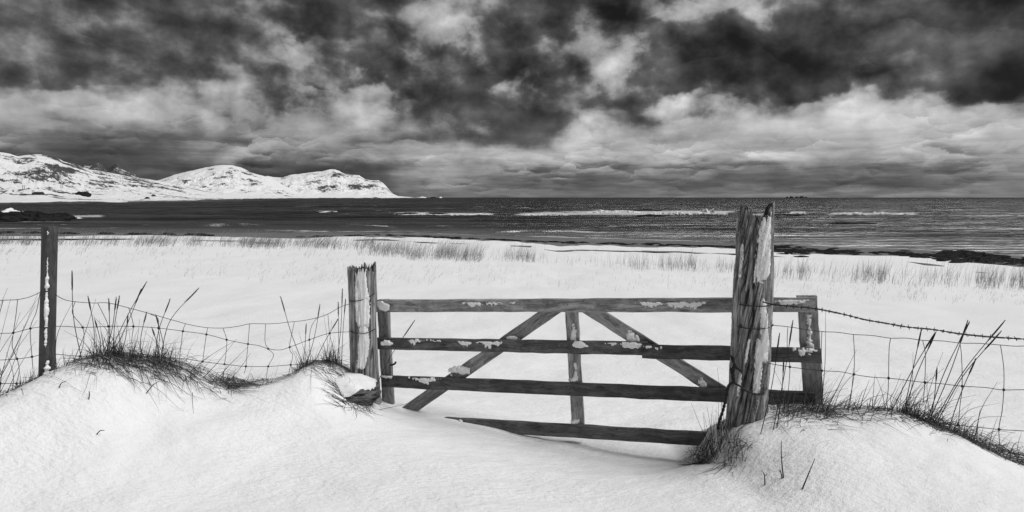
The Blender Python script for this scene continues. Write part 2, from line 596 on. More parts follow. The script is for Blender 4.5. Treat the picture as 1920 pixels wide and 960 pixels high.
SNOW = mat_snow()
SAND = mat_plain('wet_sand', 0.10, 0.19, 0.25, 0.55, 3.0, 0.02, 0.4, stretch=(0.25, 1, 1))
SEA = mat_sea()
MOUNT = mat_mountain()
ROCK = mat_plain('dark_wet_rock', 0.006, 0.03, 1.3, 0.8, 3.0, 0.15, 0.1)
WEED = mat_plain('black_seaweed', 0.006, 0.025, 6.0, 0.8, 20.0, 0.02, 0.1)
FOAM = mat_plain('white_foam', 0.6, 0.92, 1.2, 0.95, 3.0, 0.15, 0.1)
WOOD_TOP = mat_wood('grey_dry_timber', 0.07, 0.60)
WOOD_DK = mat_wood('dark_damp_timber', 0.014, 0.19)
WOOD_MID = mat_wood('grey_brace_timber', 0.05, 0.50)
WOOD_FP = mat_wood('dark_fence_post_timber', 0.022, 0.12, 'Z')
POSTM = mat_post()
WIRE = mat_plain('rusty_wire', 0.012, 0.04, 60, 0.7)
GRASS_D = mat_grass('dark_withered_grass', 0.016, 0.20)
STALK = mat_plain('dry_stalk', 0.02, 0.06, 12, 0.8, spec=0.15)
GRASS_P = mat_grass('dry_pale_grass', 0.03, 0.24)
GRASS_F = mat_plain('distant_dune_grass', 0.16, 0.40, 0.8, 0.85, spec=0.1)
EARTH = mat_plain('frozen_turf', 0.012, 0.20, 12, 0.95, 26.0, 0.03, 0.1, stretch=(1, 1, 4))
TWIG = mat_plain('dark_twig', 0.015, 0.04, 30, 0.8)
HOUSE = mat_plain('dark_painted_boards', 0.03, 0.06, 2, 0.8)
NAIL = mat_plain('nail_iron', 0.05, 0.2, 60, 0.5)

# ------------------------------------------------------------------ terrain
# fence and gate line: (column, depth, row of the drift crest)
FL = np.array([(-700, 3.7, 830), (-250, 3.85, 830), (-80, 4.0, 795), (0, 4.1, 752), (50, 4.15, 722), (95, 4.2, 698), (150, 4.28, 676), (205, 4.36, 668), (300, 4.5, 680),
               (350, 4.57, 692), (400, 4.65, 712), (445, 4.72, 722), (500, 4.8, 716), (560, 4.9, 700), (610, 4.98, 688), (650, 5.02, 697), (685, 5.05, 728), (712, 5.06, 755),
               (770, 5.0, 768), (880, 4.85, 789), (1000, 4.7, 815), (1100, 4.57, 832), (1200, 4.45, 850), (1275, 4.34, 862), (1310, 4.2, 858),
               (1338, 4.06, 838), (1360, 3.98, 812), (1388, 3.93, 796), (1450, 3.95, 770), (1540, 3.97, 764), (1620, 3.94, 770), (1700, 3.9, 776), (1760, 3.87, 792),
               (1810, 3.84, 822), (1860, 3.8, 848), (1920, 3.76, 860), (2100, 3.65, 880), (2600, 3.4, 930)], float)
fx_ = (FL[:, 0] - CX) / F * FL[:, 1]
xs_ = np.linspace(-6.5, 6.5, 1301)


def _sm(a, n):
    k = np.hanning(n); k /= k.sum()
    return np.convolve(np.pad(a, n // 2, mode='edge'), k, 'valid')[:len(a)]


FD_ = _sm(np.interp(xs_, fx_, FL[:, 1]), 15)
FC_ = _sm(np.interp(xs_, fx_, CZ - (FL[:, 2] - HY) / F * FL[:, 1]), 13)


def fence_y(x):
    return np.interp(x, xs_, FD_)


FCS_ = _sm(FC_, 301)
FCM_ = _sm(FC_, 121)


def crest(x):
    return np.interp(x, xs_, FC_)


EDGE = np.array([(-1500, 441), (0, 441), (280, 441), (420, 443), (520, 445.5), (560, 446), (620, 442.5), (720, 441.5), (800, 445), (900, 448), (1000, 452.5), (1045, 458), (1090, 457), (1300, 462),
                 (1400, 465), (1500, 470), (1600, 474), (1700, 477), (1780, 487), (1920, 500), (2600, 530), (4000, 560)], float)
WATER = np.array([(-1500, 438.0), (0, 437.5), (300, 437.5), (560, 437), (800, 438), (1000, 444), (1300, 453), (1500, 460), (1700, 468), (1920, 482), (2600, 505), (4000, 530)], float)
ZE = 1.28


def edge_y(u):
    return (CZ - ZE) * F / (np.interp(u * F + CX, EDGE[:, 0], EDGE[:, 1]) - HY)


def water_y(u):
    return CZ * F / (np.interp(u * F + CX, WATER[:, 0], WATER[:, 1]) - HY)


def sand_z(x, y):
    u = x / np.maximum(y, 1.0)
    e = edge_y(u); w = water_y(u)
    t = (w - y) / (w - e)
    z = 1.12 * np.clip(t, -3, 1.6)
    z = np.where(t < 0, z * 0.5, z)
    return z + 0.03 * fbm(x * 0.25, y * 0.5, 4, 5)


def ground(x, y):
    x = np.asarray(x, float); y = np.asarray(y, float)
    fd = fence_y(x); C = crest(x)
    u = x / np.maximum(y, 4.0)
    e = edge_y(u) + 0.9 * fbm(x * 0.35, y * 0.2, 4, 3) + 0.3 * fbm(x * 2.0, y, 3, 9)
    # meadow behind the gate, slowly falling to the beach
    t = np.clip((y - 4.5) / (e - 4.5), 0, 1.2)
    Fz = 2.13 - (2.13 - ZE) * np.power(t, 0.75)
    Fz = Fz + 0.085 * fbm(x * 0.35 + 3, y * 0.26, 4, 21) * sst(y, 5.5, 9) + 0.05 * fbm(x * 0.9, y * 0.9, 4, 27) * sst(y, 5, 7)
    # small hollow scooped by the wind under and behind the gate
    Fz = Fz - 0.13 * np.exp(-((x - 0.75) / 0.85) ** 2 - ((y - fd - 0.45) / 0.45) ** 2)
    Fz = Fz - 0.35 * sst(y, e - 1.2, e + 1.8) - 0.16 * np.maximum(0, y - e)
    G = 2.36 + 0.02 * x * 0 + 0.05 * fbm(x * 0.5 + 8, y * 0.5, 3, 31)
    s = (fd - y)
    wf = 1 - sst(s, -0.02, 1.75 + 0.15 * fbm(x * 0.8, 0 * x, 2, 77))
    wb = 1 - sst(-s, 0.0, 1.15)
    # away from the fence the drift smooths out into one broad slope
    Cm = np.interp(x, xs_, FCM_); Cs = np.interp(x, xs_, FCS_)
    k1 = sst(s, 0.02, 0.45)
    Cf = C + (Cm - C) * k1
    Cf = Cf + (Cs - Cf) * sst(s, 0.35, 1.2)
    zf = G + (Cf - G) * wf
    zb = Fz + (C - Fz) * wb
    z = np.where(s > 0, zf, zb)
    z = z + 0.075 * np.exp(-((x + 1.52) / 0.2) ** 2 - ((y - 4.74) / 0.26) ** 2)
    near = np.exp(-(np.abs(s) / 1.6) ** 2)
    bank = sst(np.abs(x - 0.45), 1.2, 1.9)
    z = z + near * bank * 0.035 * fbm(x * 2.6, y * 2.6, 4, 41)
    z = z + 0.016 * fbm(x * 2.4 + 0.8 * y, y * 4.6, 4, 43) * (y < 9)
    z = z + 0.03 * fbm(x * 0.9 + 0.5 * y, y * 1.5, 3, 44) * sst(s, 0.2, 0.9)
    z = z + 0.0045 * fbm(x * 11, y * 17, 3, 47) * (y < 6)
    return z


def gpt(x, y, dz=0.0):
    return Vector((x, y, float(ground(np.array([x]), np.array([y]))[0]) + dz))


_ys = np.concatenate([np.linspace(2.2, 8, 400), np.linspace(8, 75, 700)])


def hit(px, py, dmin=2.2):
    """first place where the ray through a pixel meets the snow"""
    u = (px - CX) / F
    y = _ys[_ys >= dmin]
    z = CZ - (py - HY) / F * y
    below = np.nonzero(ground(u * y, y) > z)[0]
    d = y[below[0]] if len(below) else y[-1]
    return gpt(u * d, d)


def spread(dense0, dense1, step, lo, hi, grow=1.06):
    a = list(np.arange(dense0, dense1, step))
    s = step; p = a[-1]
    while p < hi:
        s *= grow; p += s; a.append(p)
    s = step; p = dense0; pre = []
    while p > lo:
        s *= grow; p -= s; pre.append(p)
    return np.array(pre[::-1] + a)


gx = spread(-4.4, 4.4, 0.026, -90, 90, 1.045)
gy = spread(2.5, 6.2, 0.026, -25, 60, 1.035)
X, Y = np.meshgrid(gx, gy)
Z = ground(X, Y)
snow = mesh_obj('snow_ground', np.stack([X, Y, Z], -1).reshape(-1, 3), grid_faces(len(gy), len(gx)), SNOW, kind='structure')

# sand beach
uu = np.linspace(-2.6, 2.6, 260); tt = np.linspace(-0.25, 3.2, 90)
U, T = np.meshgrid(uu, tt)
E_, W_ = edge_y(U), water_y(U)
YB = E_ + (W_ - E_) * T
XB = U * YB
mesh_obj('beach_sand', np.stack([XB, YB, sand_z(XB, YB)], -1).reshape(-1, 3), grid_faces(len(tt), len(uu)), SAND, kind='structure')

# ------------------------------------------------------------------ sea
def foam_mask(px, py, x, y):
    f = np.zeros_like(px)

    def band(x0, x1, yc, h, a, soft=30, slope=0.0, seed=0):
        yy = yc + slope * (px - x0) + 1.2 * fbm(px / 60.0, 0 * px, 3, seed)
        nonlocal f
        f = np.maximum(f, a * np.exp(-((py - yy) / h) ** 2) * sst(px, x0 - soft, x0 + soft) * (1 - sst(px, x1 - soft, x1 + soft)))
    band(735, 930, 401, 2.0, .8, 20, 0, 1)
    band(965, 1380, 402, 2.4, 1.0, 25, -0.008, 2)
    band(1040, 1330, 397, 3.0, .95, 50, 0, 3)
    band(1380, 1440, 403, 2.0, .8, 20, 0, 4)
    band(1560, 1720, 401, 2.4, 1.2, 12, 0, 5)
    band(1720, 1990, 404.5, 1.2, .7, 40, 0, 6)
    band(1480, 1512, 399, 1.5, .9, 6, 0, 7)
    band(590, 640, 398, 1.5, .6, 12, 0, 8)
    band(-200, 215, 406.5, 2.6, .5, 50, 0, 9)
    band(120, 200, 405, 2.6, .85, 20, 0, 10)
    band(20, 125, 415.5, 1.3, .6, 15, 0, 14)
    band(1610, 1650, 421, 1.0, .55, 10, 0, 11)
    # swash lines along the shore
    w = water_y(x / y)
    d = (y - w)
    n = fbm(x * 0.06, y * 0.05, 3, 12)
    for k, (off, wd, am) in enumerate(((0.6, 0.9, .85), (5, 1.6, .74), (12, 2.2, .66), (21, 2.0, .45))):
        f = np.maximum(f, am * np.exp(-((d - off - 1.8 * n * (k + 0.4)) / wd) ** 2) * np.clip(0.62 + 0.75 * fbm(x * 0.05, y * 0.2, 3, 50 + k), 0, 1))
    return f


pys = np.concatenate([np.linspace(370.35, 384, 60), np.linspace(384.3, 445, 190), np.linspace(445.5, 540, 110)])
us = np.linspace(-2.4, 2.4, 900)
U, PY = np.meshgrid(us, pys)
YS = CZ * F / (PY - HY)
XS = U * YS
amp = sst(YS, 40, 160) * 0.16 + 0.05
ZS = amp * (fbm(XS * 0.05, YS * 0.16, 4, 61) + 0.5 * fbm(XS * 0.2, YS * 0.5, 3, 62))
# wind waves: short-crested ridges facing the shore
ph_ = YS / np.clip(YS * 0.055, 4.0, 40.0) * 2 * math.pi / 1.0 * 0.35 + 5.0 * fbm(XS * 0.03, YS * 0.05, 3, 63)
ZS += np.clip(YS * 0.0016, 0.05, 0.45) * (np.abs(np.sin(ph_)) ** 0.6 * -1 + 0.6) * np.clip(0.5 + 0.9 * fbm(XS * 0.02, YS * 0.06, 3, 64), 0.0, 1.2) * (YS < 900)
# long swell crests rolling in
ZS += 0.55 * sst(YS, 60, 140) * np.maximum(0, fbm(XS * 0.010, YS * 0.05, 3, 66) - 0.08)
for (px0, px1, pyc, hh) in ((110, 520, 422.5, .30), (560, 740, 423, .22), (880, 1120, 435, .16), (540, 760, 398, .4), (1440, 1560, 399, .4)):
    pc = CX + F * U
    dd_ = CZ * F / (pyc - HY)
    ZS += hh * np.exp(-((YS - dd_ - 2.5 * fbm(pc / 90.0, 0 * pc, 2, int(pyc))) / (0.022 * dd_)) ** 2) * sst(pc, px0, px0 + 80) * (1 - sst(pc, px1 - 80, px1))
ZS = np.where(YS > 900, ZS * np.clip(900 / YS, 0, 1) ** 0.5, ZS)
fm = foam_mask(CX + F * U, PY, XS, YS)
# caps far out
fm = np.maximum(fm, 0.32 * sst(fbm(XS * 0.03, YS * 0.09, 4, 71), 0.35, 0.6) * (YS > 70) * (YS < 600))
sea = mesh_obj('sea', np.stack([XS, YS, ZS], -1).reshape(-1, 3), grid_faces(len(pys), len(us)), SEA, kind='structure', attrs={'foam': fm, 'shallow': 1 - sst(YS - water_y(U), 1, 26)})


def breaker(px0, px1, py, hpx, seed, lift=0.0):
    """a crest of white water: low ragged ridge of spray lumps standing on the sea"""
    d = CZ * F / (py - HY)
    n = max(24, int((px1 - px0) / 0.9)); k = 11
    pxs = np.linspace(px0, px1, n)
    s = np.linspace(0, 1, n)
    env = np.clip(np.minimum(s, 1 - s) * 5, 0, 1) ** 0.8
    rag = 0.7 + 0.5 * fbm(pxs / 22.0, 0 * pxs, 3, seed) + 0.35 * fbm(pxs / 5.0, 0 * pxs, 3, seed + 2)
    h = np.maximum(1.15 * hpx / F * d * env * (rag + 0.12), -0.05)
    yc = d + 2.2 * fbm(pxs / 50.0, 0 * pxs + 3, 3, seed + 5)
    th = np.linspace(0, math.pi, k)
    V = np.zeros((n, k, 3))
    wob = 1 + 0.8 * fbm(np.repeat(pxs[:, None] / 3.0, k, 1), np.repeat(th[None] * 3, n, 0), 3, seed + 9)
    V[:, :, 0] = ((pxs - CX) / F * d)[:, None]
    V[:, :, 1] = yc[:, None] - np.cos(th)[None] * (0.6 + 1.3 * np.abs(h[:, None])) * wob
    V[:, :, 2] = -0.10 + lift + np.sin(th)[None] * (h[:, None] + 0.08) * wob
    o = mesh_obj('breaker', V.reshape(-1, 3), grid_faces(n, k), FOAM, sea)
    return o


for a in ((1090, 1215, 400, 3.4, 1), (1205, 1375, 402, 3.4, 2), (975, 1075, 404, 1.6, 3), (1552, 1632, 403.5, 4.0, 4), (1618, 1712, 403.3, 4.0, 14), (1481, 1512, 401, 3.2, 5), (745, 925, 402.5, 1.5, 6),
          (600, 636, 399, 2.2, 7), (1314, 1342, 401, 6.5, 8), (1110, 1180, 396.5, 2.0, 9), (128, 158, 409, 1.6, 10)):
    breaker(*a)

# ------------------------------------------------------------------ rocks
def lump(name, cx, cy, cz, rx, ry, rz, mat, seed, flat=0.0, nu=26, nv=14, rough=0.35, freq=2.2, parent=None, jag=0.0):
    """irregular boulder, lower half sunk"""
    th = np.linspace(0, 2 * math.pi, nu, endpoint=False)
    ph = np.linspace(-0.5, math.pi / 2, nv)
    T_, P_ = np.meshgrid(th, ph)
    dx, dy, dz = np.cos(P_) * np.cos(T_), np.cos(P_) * np.sin(T_), np.sin(P_)
    r = 1 + rough * fbm(dx * freq + seed * 3.1 + dz * 1.3, dy * freq + seed + dz, 4, seed) + jag * np.abs(fbm(dx * freq * 3, dy * freq * 3 + dz * 4, 3, seed + 4))
    r[-1] = r[-1].mean()
    V = np.stack([dx * r * rx, dy * r * ry, dz * r * rz], -1)
    o = mesh_obj(name, V.reshape(-1, 3), grid_faces(nv, nu, close=True), mat, parent)
    if parent is None:
        o.location = (cx, cy, cz)
    return o


def sea_rock(px0, px1, py, hpx, seed, label, depth=None):
    d = CZ * F / (py - HY)
    w = (px1 - px0) / F * d
    o = lump('reef_rock', ((px0 + px1) / 2 - CX) / F * d, d, -0.05, w / 2, max(1.5, w * 0.28), hpx / F * d, ROCK, seed, nu=40, nv=14, rough=0.5, freq=3.0)
    tag(o, label, 'rock', 'rocks awash offshore')


sea_rock(742, 786, 402, 3.4, 21, 'low black reef rock in white foam, beside its slightly flatter twin toward the snowy headland')
sea_rock(790, 838, 402, 3.0, 22, 'low black reef rock in white foam, the twin farther from the snowy headland')
sea_rock(1192, 1250, 406, 4.0, 23, 'flat black reef rock in front of the widest breaking wave')
sea_rock(1190, 1238, 395, 2.6, 26, 'thin dark rock just behind the widest breaking wave')
sea_rock(1446, 1512, 404, 3.4, 24, 'flat black reef rock beside the tall weathered gatepost, out among breakers')
sea_rock(1562, 1640, 420, 3.4, 25, 'long thin dark rock awash in calm water shoreward of the breakers')

# skerry with snow on its landward end
sk_d = CZ * F / (411 - HY)
sk = empty('skerry', ((20 - CX) / F * sk_d, sk_d, 0))
tag(sk, 'low black rocky skerry with snow on top, in the sea beyond the square fence post', 'skerry')


def sk_part(name, px, py, wpx, hpx, mat, seed, zoff=0.0, rough=0.45):
    d = CZ * F / (py - HY)
    o = lump(name, 0, 0, 0, wpx / F * d / 2, wpx / F * d * 0.22 + 1.2, hpx / F * d, mat, seed, nu=44, nv=16, rough=rough, freq=3.2, parent=sk, jag=0.15)
    o.location = ((px - 20) / F * d + ((20 - CX) / F * (d - sk_d)), d - sk_d, zoff)


for i, (px, py, w, h) in enumerate(((-60, 412, 110, 15), (5, 413, 90, 14), (52, 412.5, 60, 14), (74, 412.5, 44, 13), (104, 412, 66, 11), (30, 414.5, 110, 6), (80, 414.5, 90, 5.5), (-40, 414.5, 120, 7), (22, 413.8, 40, 11))):
    sk_part('rock', px, py, w, h, ROCK, 30 + i)
for i, (px, py, w, h, z) in enumerate(((-50, 409, 60, 17, .05), (18, 409.5, 34, 16.0, .05), (0, 413.6, 14, 9, 0.02), (38, 412.3, 14, 14.0, 0.05))):
    sk_part('snow_cap', px, py, w, h, SNOW, 50 + i, z, 0.3)

# ------------------------------------------------------------------ mountains
def mountain(name, label, sil, shore, fac, gpr, pxs, amp, seed, rockbias, D0=None, back=0.35, crags=()):
    """heightfield whose skyline follows the listed (column,row) crest"""
    sil = np.array(sil, float)
    R = np.interp(pxs, sil[:, 0], sil[:, 1])
    if D0 is None:
        sh = np.array(shore, float)
        ps = np.interp(pxs, sh[:, 0], sh[:, 1])
        Ds = CZ * F / (ps - HY)
    else:
        Ds = np.full_like(pxs, D0, dtype=float); ps = HY + CZ * F / Ds
    fac = np.array(fac); gpr = np.array(gpr)
    nr = 110
    tr = np.linspace(0, 1, nr)
    fr = np.interp(tr, np.linspace(0, 1, len(fac)), fac)
    gr = np.interp(tr, np.linspace(0, 1, len(fac)), gpr)
    k = np.hanning(13); k /= k.sum()
    gr = np.convolve(np.pad(gr, 6, mode='edge'), k, 'valid'); gr[0] = 0; gr[-1] = 1
    D = Ds[None] * fr[:, None]
    py = ps[None] - (ps - R)[None] * gr[:, None]
    Zm = CZ + (HY - py) / F * D
    Xm = ((pxs - CX) / F)[None] * D
    H = np.maximum(Zm[-1][None], 1)
    sc = 1.0 / np.maximum(H.max(), 20)
    n = fbm(Xm * sc * 3, D * sc * 2.2, 6, seed, 0.55)
    rid = 1 - np.abs(fbm(Xm * sc * 2.2 + 7, D * sc * 1.3, 5, seed + 3, 0.55)) * 2
    edge = np.sin(np.clip(gr, 0, 1) * math.pi)[:, None]
    Zm = Zm + H * amp * (0.6 * n + 0.7 * (rid - 0.4)) * (edge * 0.9 + 0.16 * gr[:, None]) * sst(gr, 0.05, 0.22)[:, None]
    Zm[0] = -1.0
    # back slope
    rows = 14
    bD = D[-1][None] * (1 + back * np.linspace(0.04, 1, rows))[:, None]
    bZ = Zm[-1][None] * (1 - np.linspace(0.04, 1, rows) ** 1.2)[:, None] - 1.0 * np.linspace(0, 1, rows)[:, None]
    bX = ((pxs - CX) / F)[None] * bD
    Zm = np.vstack([Zm, bZ]); D = np.vstack([D, bD]); Xm = np.vstack([Xm, bX])
    # rock shows on steep faces
    gz_y = np.gradient(Zm, axis=0) / np.maximum(np.gradient(D, axis=0), 1e-3)
    gz_x = np.gradient(Zm, axis=1) / np.maximum(np.abs(np.gradient(Xm, axis=1)), 1e-3)
    slope = np.sqrt(gz_y ** 2 + gz_x ** 2)
    clus = fbm(Xm * sc * 3.2 + 3, Zm * sc * 5 + D * sc * 1.4, 5, seed + 8, 0.6)
    rock = rockbias + 0.16 * np.clip(slope - 0.5, -0.5, 1.2) + 0.75 * clus
    for (cpx, cpy, rx_, ry_, am) in crags:
        rock = rock + am * np.exp(-(((CX + F * Xm / D) - cpx) / rx_) ** 2 - (((HY - F * (Zm - CZ) / D) - cpy) / ry_) ** 2)
    rock = np.where(Zm < 0.9 + 0.9 * fbm(Xm / 30.0, D / 30.0, 3, seed + 40), np.maximum(rock, 1.3), rock)
    o = mesh_obj(name, np.stack([Xm, D, Zm], -1).reshape(-1, 3), grid_faces(Zm.shape[0], len(pxs)), MOUNT, kind='structure', attrs={'rock': rock})
    o['label'] = label
    return o, (pxs, D[:nr], Zm[:nr])


SHORE = [(-900, 395), (-300, 387), (0, 383.5), (100, 382), (200, 380.6), (420, 377.6), (470, 376.6), (520, 375.0), (600, 373.2), (760, 372.3)]
mtA, coast = mountain('coastal_hillside', 'snowy hillside and coastal plain dotted with dark stones',
                      [(-900, 200), (-400, 250), (-150, 272), (0, 286), (20, 289), (33, 293), (50, 290), (70, 289), (90, 291), (108, 295), (118, 302), (135, 306), (150, 311), (170, 318), (200, 323), (240, 331), (290, 338),
                       (330, 346), (380, 357), (430, 363), (480, 366), (530, 367.0), (570, 369), (620, 371), (700, 371.6), (760, 372)],
                      SHORE, [1, 1.02, 1.3, 1.7, 2.2, 2.8, 3.4, 3.9], [0, .05, .12, .22, .34, .55, .82, 1.0], np.linspace(-700, 700, 900), 0.14, 101, 0.20, crags=[(100, 318, 32, 10, .42), (62, 298, 16, 5, .3), (105, 292, 14, 4, .5), (135, 318, 14, 8, .25), (270, 338, 40, 6, .22), (300, 352, 40, 8, .18), (40, 328, 18, 6, .15), (200, 345, 60, 8, .1)])
mountain('mountain_peak', 'dark jagged rocky peaks behind the snowy hillside',
         [(110, 330), (135, 318), (150, 312), (158, 308), (168, 311), (176, 308), (184, 306), (192, 309), (199, 317), (207, 313), (213, 309), (219, 306.5), (226, 311), (236, 317), (245, 322), (258, 330), (275, 342), (300, 360)],
         None, [1, 1.1, 1.2, 1.3], [0, .35, .7, 1.0], np.linspace(110, 300, 260), 0.07, 111, 0.98, D0=3400)
mountain('mountain', 'broad rounded snowy mountain with dark crags near its top',
         [(200, 372), (270, 346), (300, 337), (330, 327), (350, 322), (385, 314), (405, 310.5), (420, 309.5), (437, 310.5), (452, 314), (465, 321), (480, 326.5), (497, 331), (520, 341), (560, 362), (600, 371.4)],
         None, [1, 1.08, 1.2, 1.32, 1.45], [0, .12, .45, .8, 1.0], np.linspace(200, 600, 460), 0.14, 121, 0.20, D0=2300, crags=[(427, 325, 12, 8, .5), (470, 325, 28, 6, .4), (345, 337, 16, 6, .4), (480, 340, 18, 7, .3), (400, 318, 14, 4, .25), (420, 345, 30, 10, .15)])
mountain('headland', 'snow covered headland with steep rocky cliff falling into the sea',
         [(420, 371.4), (460, 352), (485, 336), (500, 330), (512, 332), (528, 333), (545, 328), (580, 324), (605, 321), (620, 318), (628, 317), (636, 320), (648, 326.5), (660, 327.5), (672, 328), (685, 336), (698, 338), (710, 338.5), (718, 343),
          (725, 350), (731, 358), (738, 364), (746, 367.5), (760, 369), (775, 370.4), (800, 371)],
         None, [1, 1.03, 1.1, 1.18, 1.28], [0, .14, .42, .76, 1.0], np.linspace(420, 800, 460), 0.17, 131, 0.22, D0=3300, crags=[(640, 324, 16, 5, .45), (675, 350, 22, 12, .36), (590, 342, 16, 7, .3), (700, 345, 16, 8, .3), (620, 345, 12, 10, .2), (660, 330, 18, 5, .35), (560, 370, 200, 2.2, .35)])
for i, (px, w, h) in enumerate(((776, 10, 1.2), (792, 16, 1.4), (812, 12, 1.2), (826, 6, 1.0))):
    d = 4200.0
    o = lump('islet', (px - CX) / F * d, d, -1, w / F * d / 2, 25, (h + 1.1) / F * d, SNOW if i % 2 else ROCK, 80 + i, nu=20, nv=8)
    tag(o, ['dark low islet off the tip of the snowy headland', 'long snowy islet off the tip of the snowy headland', 'dark small islet farther out from the headland tip', 'smallest snowy islet farthest out from the headland'][i], 'islet', 'islets on the horizon')
for i, (px, w, h) in enumerate(((1476, 4, 1.6), (1484, 8, 2.2), (1494, 7, 1.8), (1503, 9, 2.4), (1511, 4, 1.4))):
    d = 6000.0
    o = lump('islet', (px - CX) / F * d, d, -1, w / F * d / 2, 20, (h + 0.8) / F * d, ROCK, 90 + i, nu=20, nv=8)
    tag(o, 'tiny dark islet in the row on the sea horizon beyond the tall gatepost', 'islet', 'row of islets on the far horizon')


def coast_hit(px, py):
    pxs, D, Zm = coast
    j = int(np.argmin(np.abs(pxs - px)))
    row = HY - F * (Zm[:, j] - CZ) / D[:, j]
    i = int(np.argmin(np.abs(row - py)))
    return Vector(((px - CX) / F * D[i, j], D[i, j], Zm[i, j]))


# stones on the plain
stone_spots = [(100, 366, 16, 5, 'dark boulder group on the snowy plain between the cabin and the widest boulder'), (155, 367, 26, 7, 'widest dark boulder on the snowy coastal plain'),
               (259, 369, 12, 5, 'pointed dark boulder on the snowy plain near the road bend'), (276, 373, 9, 3.5, 'small dark boulder close to the far shore'),
               (288, 367, 8, 3, 'small dark boulder higher up the plain below the saddle')]
for i, (px, py, w, h, lab) in enumerate(stone_spots):
    c = coast_hit(px, py)
    o = lump('boulder', c.x, c.y, c.z - 0.2, w / F * c.y / 2, w / F * c.y * 0.4, h / F * c.y, ROCK, 140 + i, nu=24, nv=10, rough=0.5)
    tag(o, lab, 'boulder', 'boulders on the coastal plain')

# cabin with pitched roof
def cabin(px, py, wpx, hpx, label, seed):
    c = coast_hit(px, py)
    e = empty('cabin', (c.x, c.y, c.z - 0.3))
    tag(e, label, 'cabin')
    w = wpx / F * c.y; h = hpx / F * c.y; dp = w * 0.6
    a = w / 2; b_ = dp / 2
    V = [(-a, -b_, 0), (a, -b_, 0), (a, b_, 0), (-a, b_, 0), (-a, -b_, h * .6), (a, -b_, h * .6), (a, b_, h * .6), (-a, b_, h * .6), (-a, 0, h * .95), (a, 0, h * .95)]
    mesh_obj('wall', V, [(0, 1, 5, 4), (2, 3, 7, 6), (1, 2, 6, 9, 5), (3, 0, 4, 8, 7)], HOUSE, e, smooth=False)
    t = 0.25
    for s in (-1, 1):
        ev = [(-a - .3, s * (b_ + .4), h * .55), (a + .3, s * (b_ + .4), h * .55), (a + .3, 0, h * .98), (-a - .3, 0, h * .98)]
        V = [p for p in ev] + [(p[0], p[1], p[2] + t) for p in ev]
        mesh_obj('roof', V, [(0, 1, 2, 3), (7, 6, 5, 4), (0, 4, 5, 1), (1, 5, 6, 2), (2, 6, 7, 3), (3, 7, 4, 0)], HOUSE, e, smooth=False)
    for k in (-.25, .2):
        V = [(a * 2 * k - .4, -b_ - .02, h * .2), (a * 2 * k + .4, -b_ - .02, h * .2), (a * 2 * k + .4, -b_ - .02, h * .45), (a * 2 * k - .4, -b_ - .02, h * .45)]
        V = V + [(p[0], p[1] - .05, p[2]) for p in V]
        mesh_obj('window', V, [(0, 3, 2, 1), (4, 5, 6, 7), (0, 1, 5, 4), (1, 2, 6, 5), (2, 3, 7, 6), (3, 0, 4, 7)], NAIL, e, smooth=False)


cabin(72, 366.5, 15, 6.5, 'small dark cabin on the snowy coastal plain below the hillside', 1)
cabin(533, 370.8, 9, 3.2, 'tiny dark cabin on the low shore below the headland', 2)

for i, (px, py, h, lab) in enumerate(((44, 362, 15, 'twin-pole power line support highest up the slope above the cabin'), (62, 366, 9, 'short twin-pole power line support right beside the small dark cabin'),
                                 (101, 366, 10, 'twin-pole power line support by the boulder group'), (116, 354, 12, 'tall twin-pole power line support below the dark crag'),
                                 (161, 356, 9, 'twin-pole power line support above the widest boulder'), (193, 347, 8, 'farthest twin-pole power line support below the dark jagged peaks'))):
    c = coast_hit(px, py)
    e = empty('power_pole', (c.x, c.y, c.z - 0.5))
    tag(e, lab, 'power pole', 'power line across the far plain')
    H_ = h / F * c.y + 0.5
    g_ = 3.2 / F * c.y / 2
    for s in (-1, 1):
        t = TB(); t.tube([(s * g_, 0, 0), (s * g_, 0, H_)], [0.26, 0.2], 6); t.obj('pole', TWIG, e)
    t = TB(); t.tube([(-g_ * 1.6, 0, H_ * .93), (g_ * 1.6, 0, H_ * .93)], 0.16, 4); t.obj('crossarm', TWIG, e)

# ------------------------------------------------------------------ seaweed along the tide line
def wrack(name, label, pts, n, size, seed, wid):
    r = np.random.RandomState(seed)
    t = TB()
    pts = np.array(pts, float)
    for k in range(n):
        q = r.rand() * (len(pts) - 1)
        i = int(q); p = pts[i] * (1 - (q - i)) + pts[i + 1] * (q - i)
        lump_ = fbm(np.array([p[0] / 34.0]), np.array([seed * 1.7]), 3, seed)[0]
        if r.rand() > 0.55 + 1.5 * lump_:
            continue
        px, py = p[0] + r.randn() * 4, p[1] + r.randn() * wid * (1 + max(0, lump_) * 2.5)
        u = (px - CX) / F
        # where the ray meets the beach
        ys = np.linspace(18, 75, 500)
        zz = np.maximum(sand_z(u * ys, ys), ground(u * ys, ys)) - (CZ - (py - HY) / F * ys)
        b_ = np.nonzero(zz > 0)[0]
        d = ys[b_[0]] if len(b_) else 45.0
        x0 = u * d; z0 = float(max(sand_z(np.array([x0]), np.array([d]))[0], ground(np.array([x0]), np.array([d]))[0]))
        s = size * (0.4 + r.rand() * 1.0)
        nu, nv = 8, 4
        T_, P_ = np.meshgrid(np.linspace(0, 2 * math.pi, nu, endpoint=False), np.linspace(-.3, math.pi / 2, nv))
        rr = 1 + 0.6 * (r.rand(nv, nu) - .5)
        V = np.stack([x0 + np.cos(P_) * np.cos(T_) * rr * s * (1.5 + r.rand()), d + np.cos(P_) * np.sin(T_) * rr * s, z0 + np.sin(P_) * rr * s * 0.34], -1).reshape(-1, 3)
        t.raw(V, grid_faces(nv, nu, close=True).tolist())
    o = t.obj(name, WEED, kind='stuff', smooth=False)
    tag(o, label, 'seaweed')
    return o


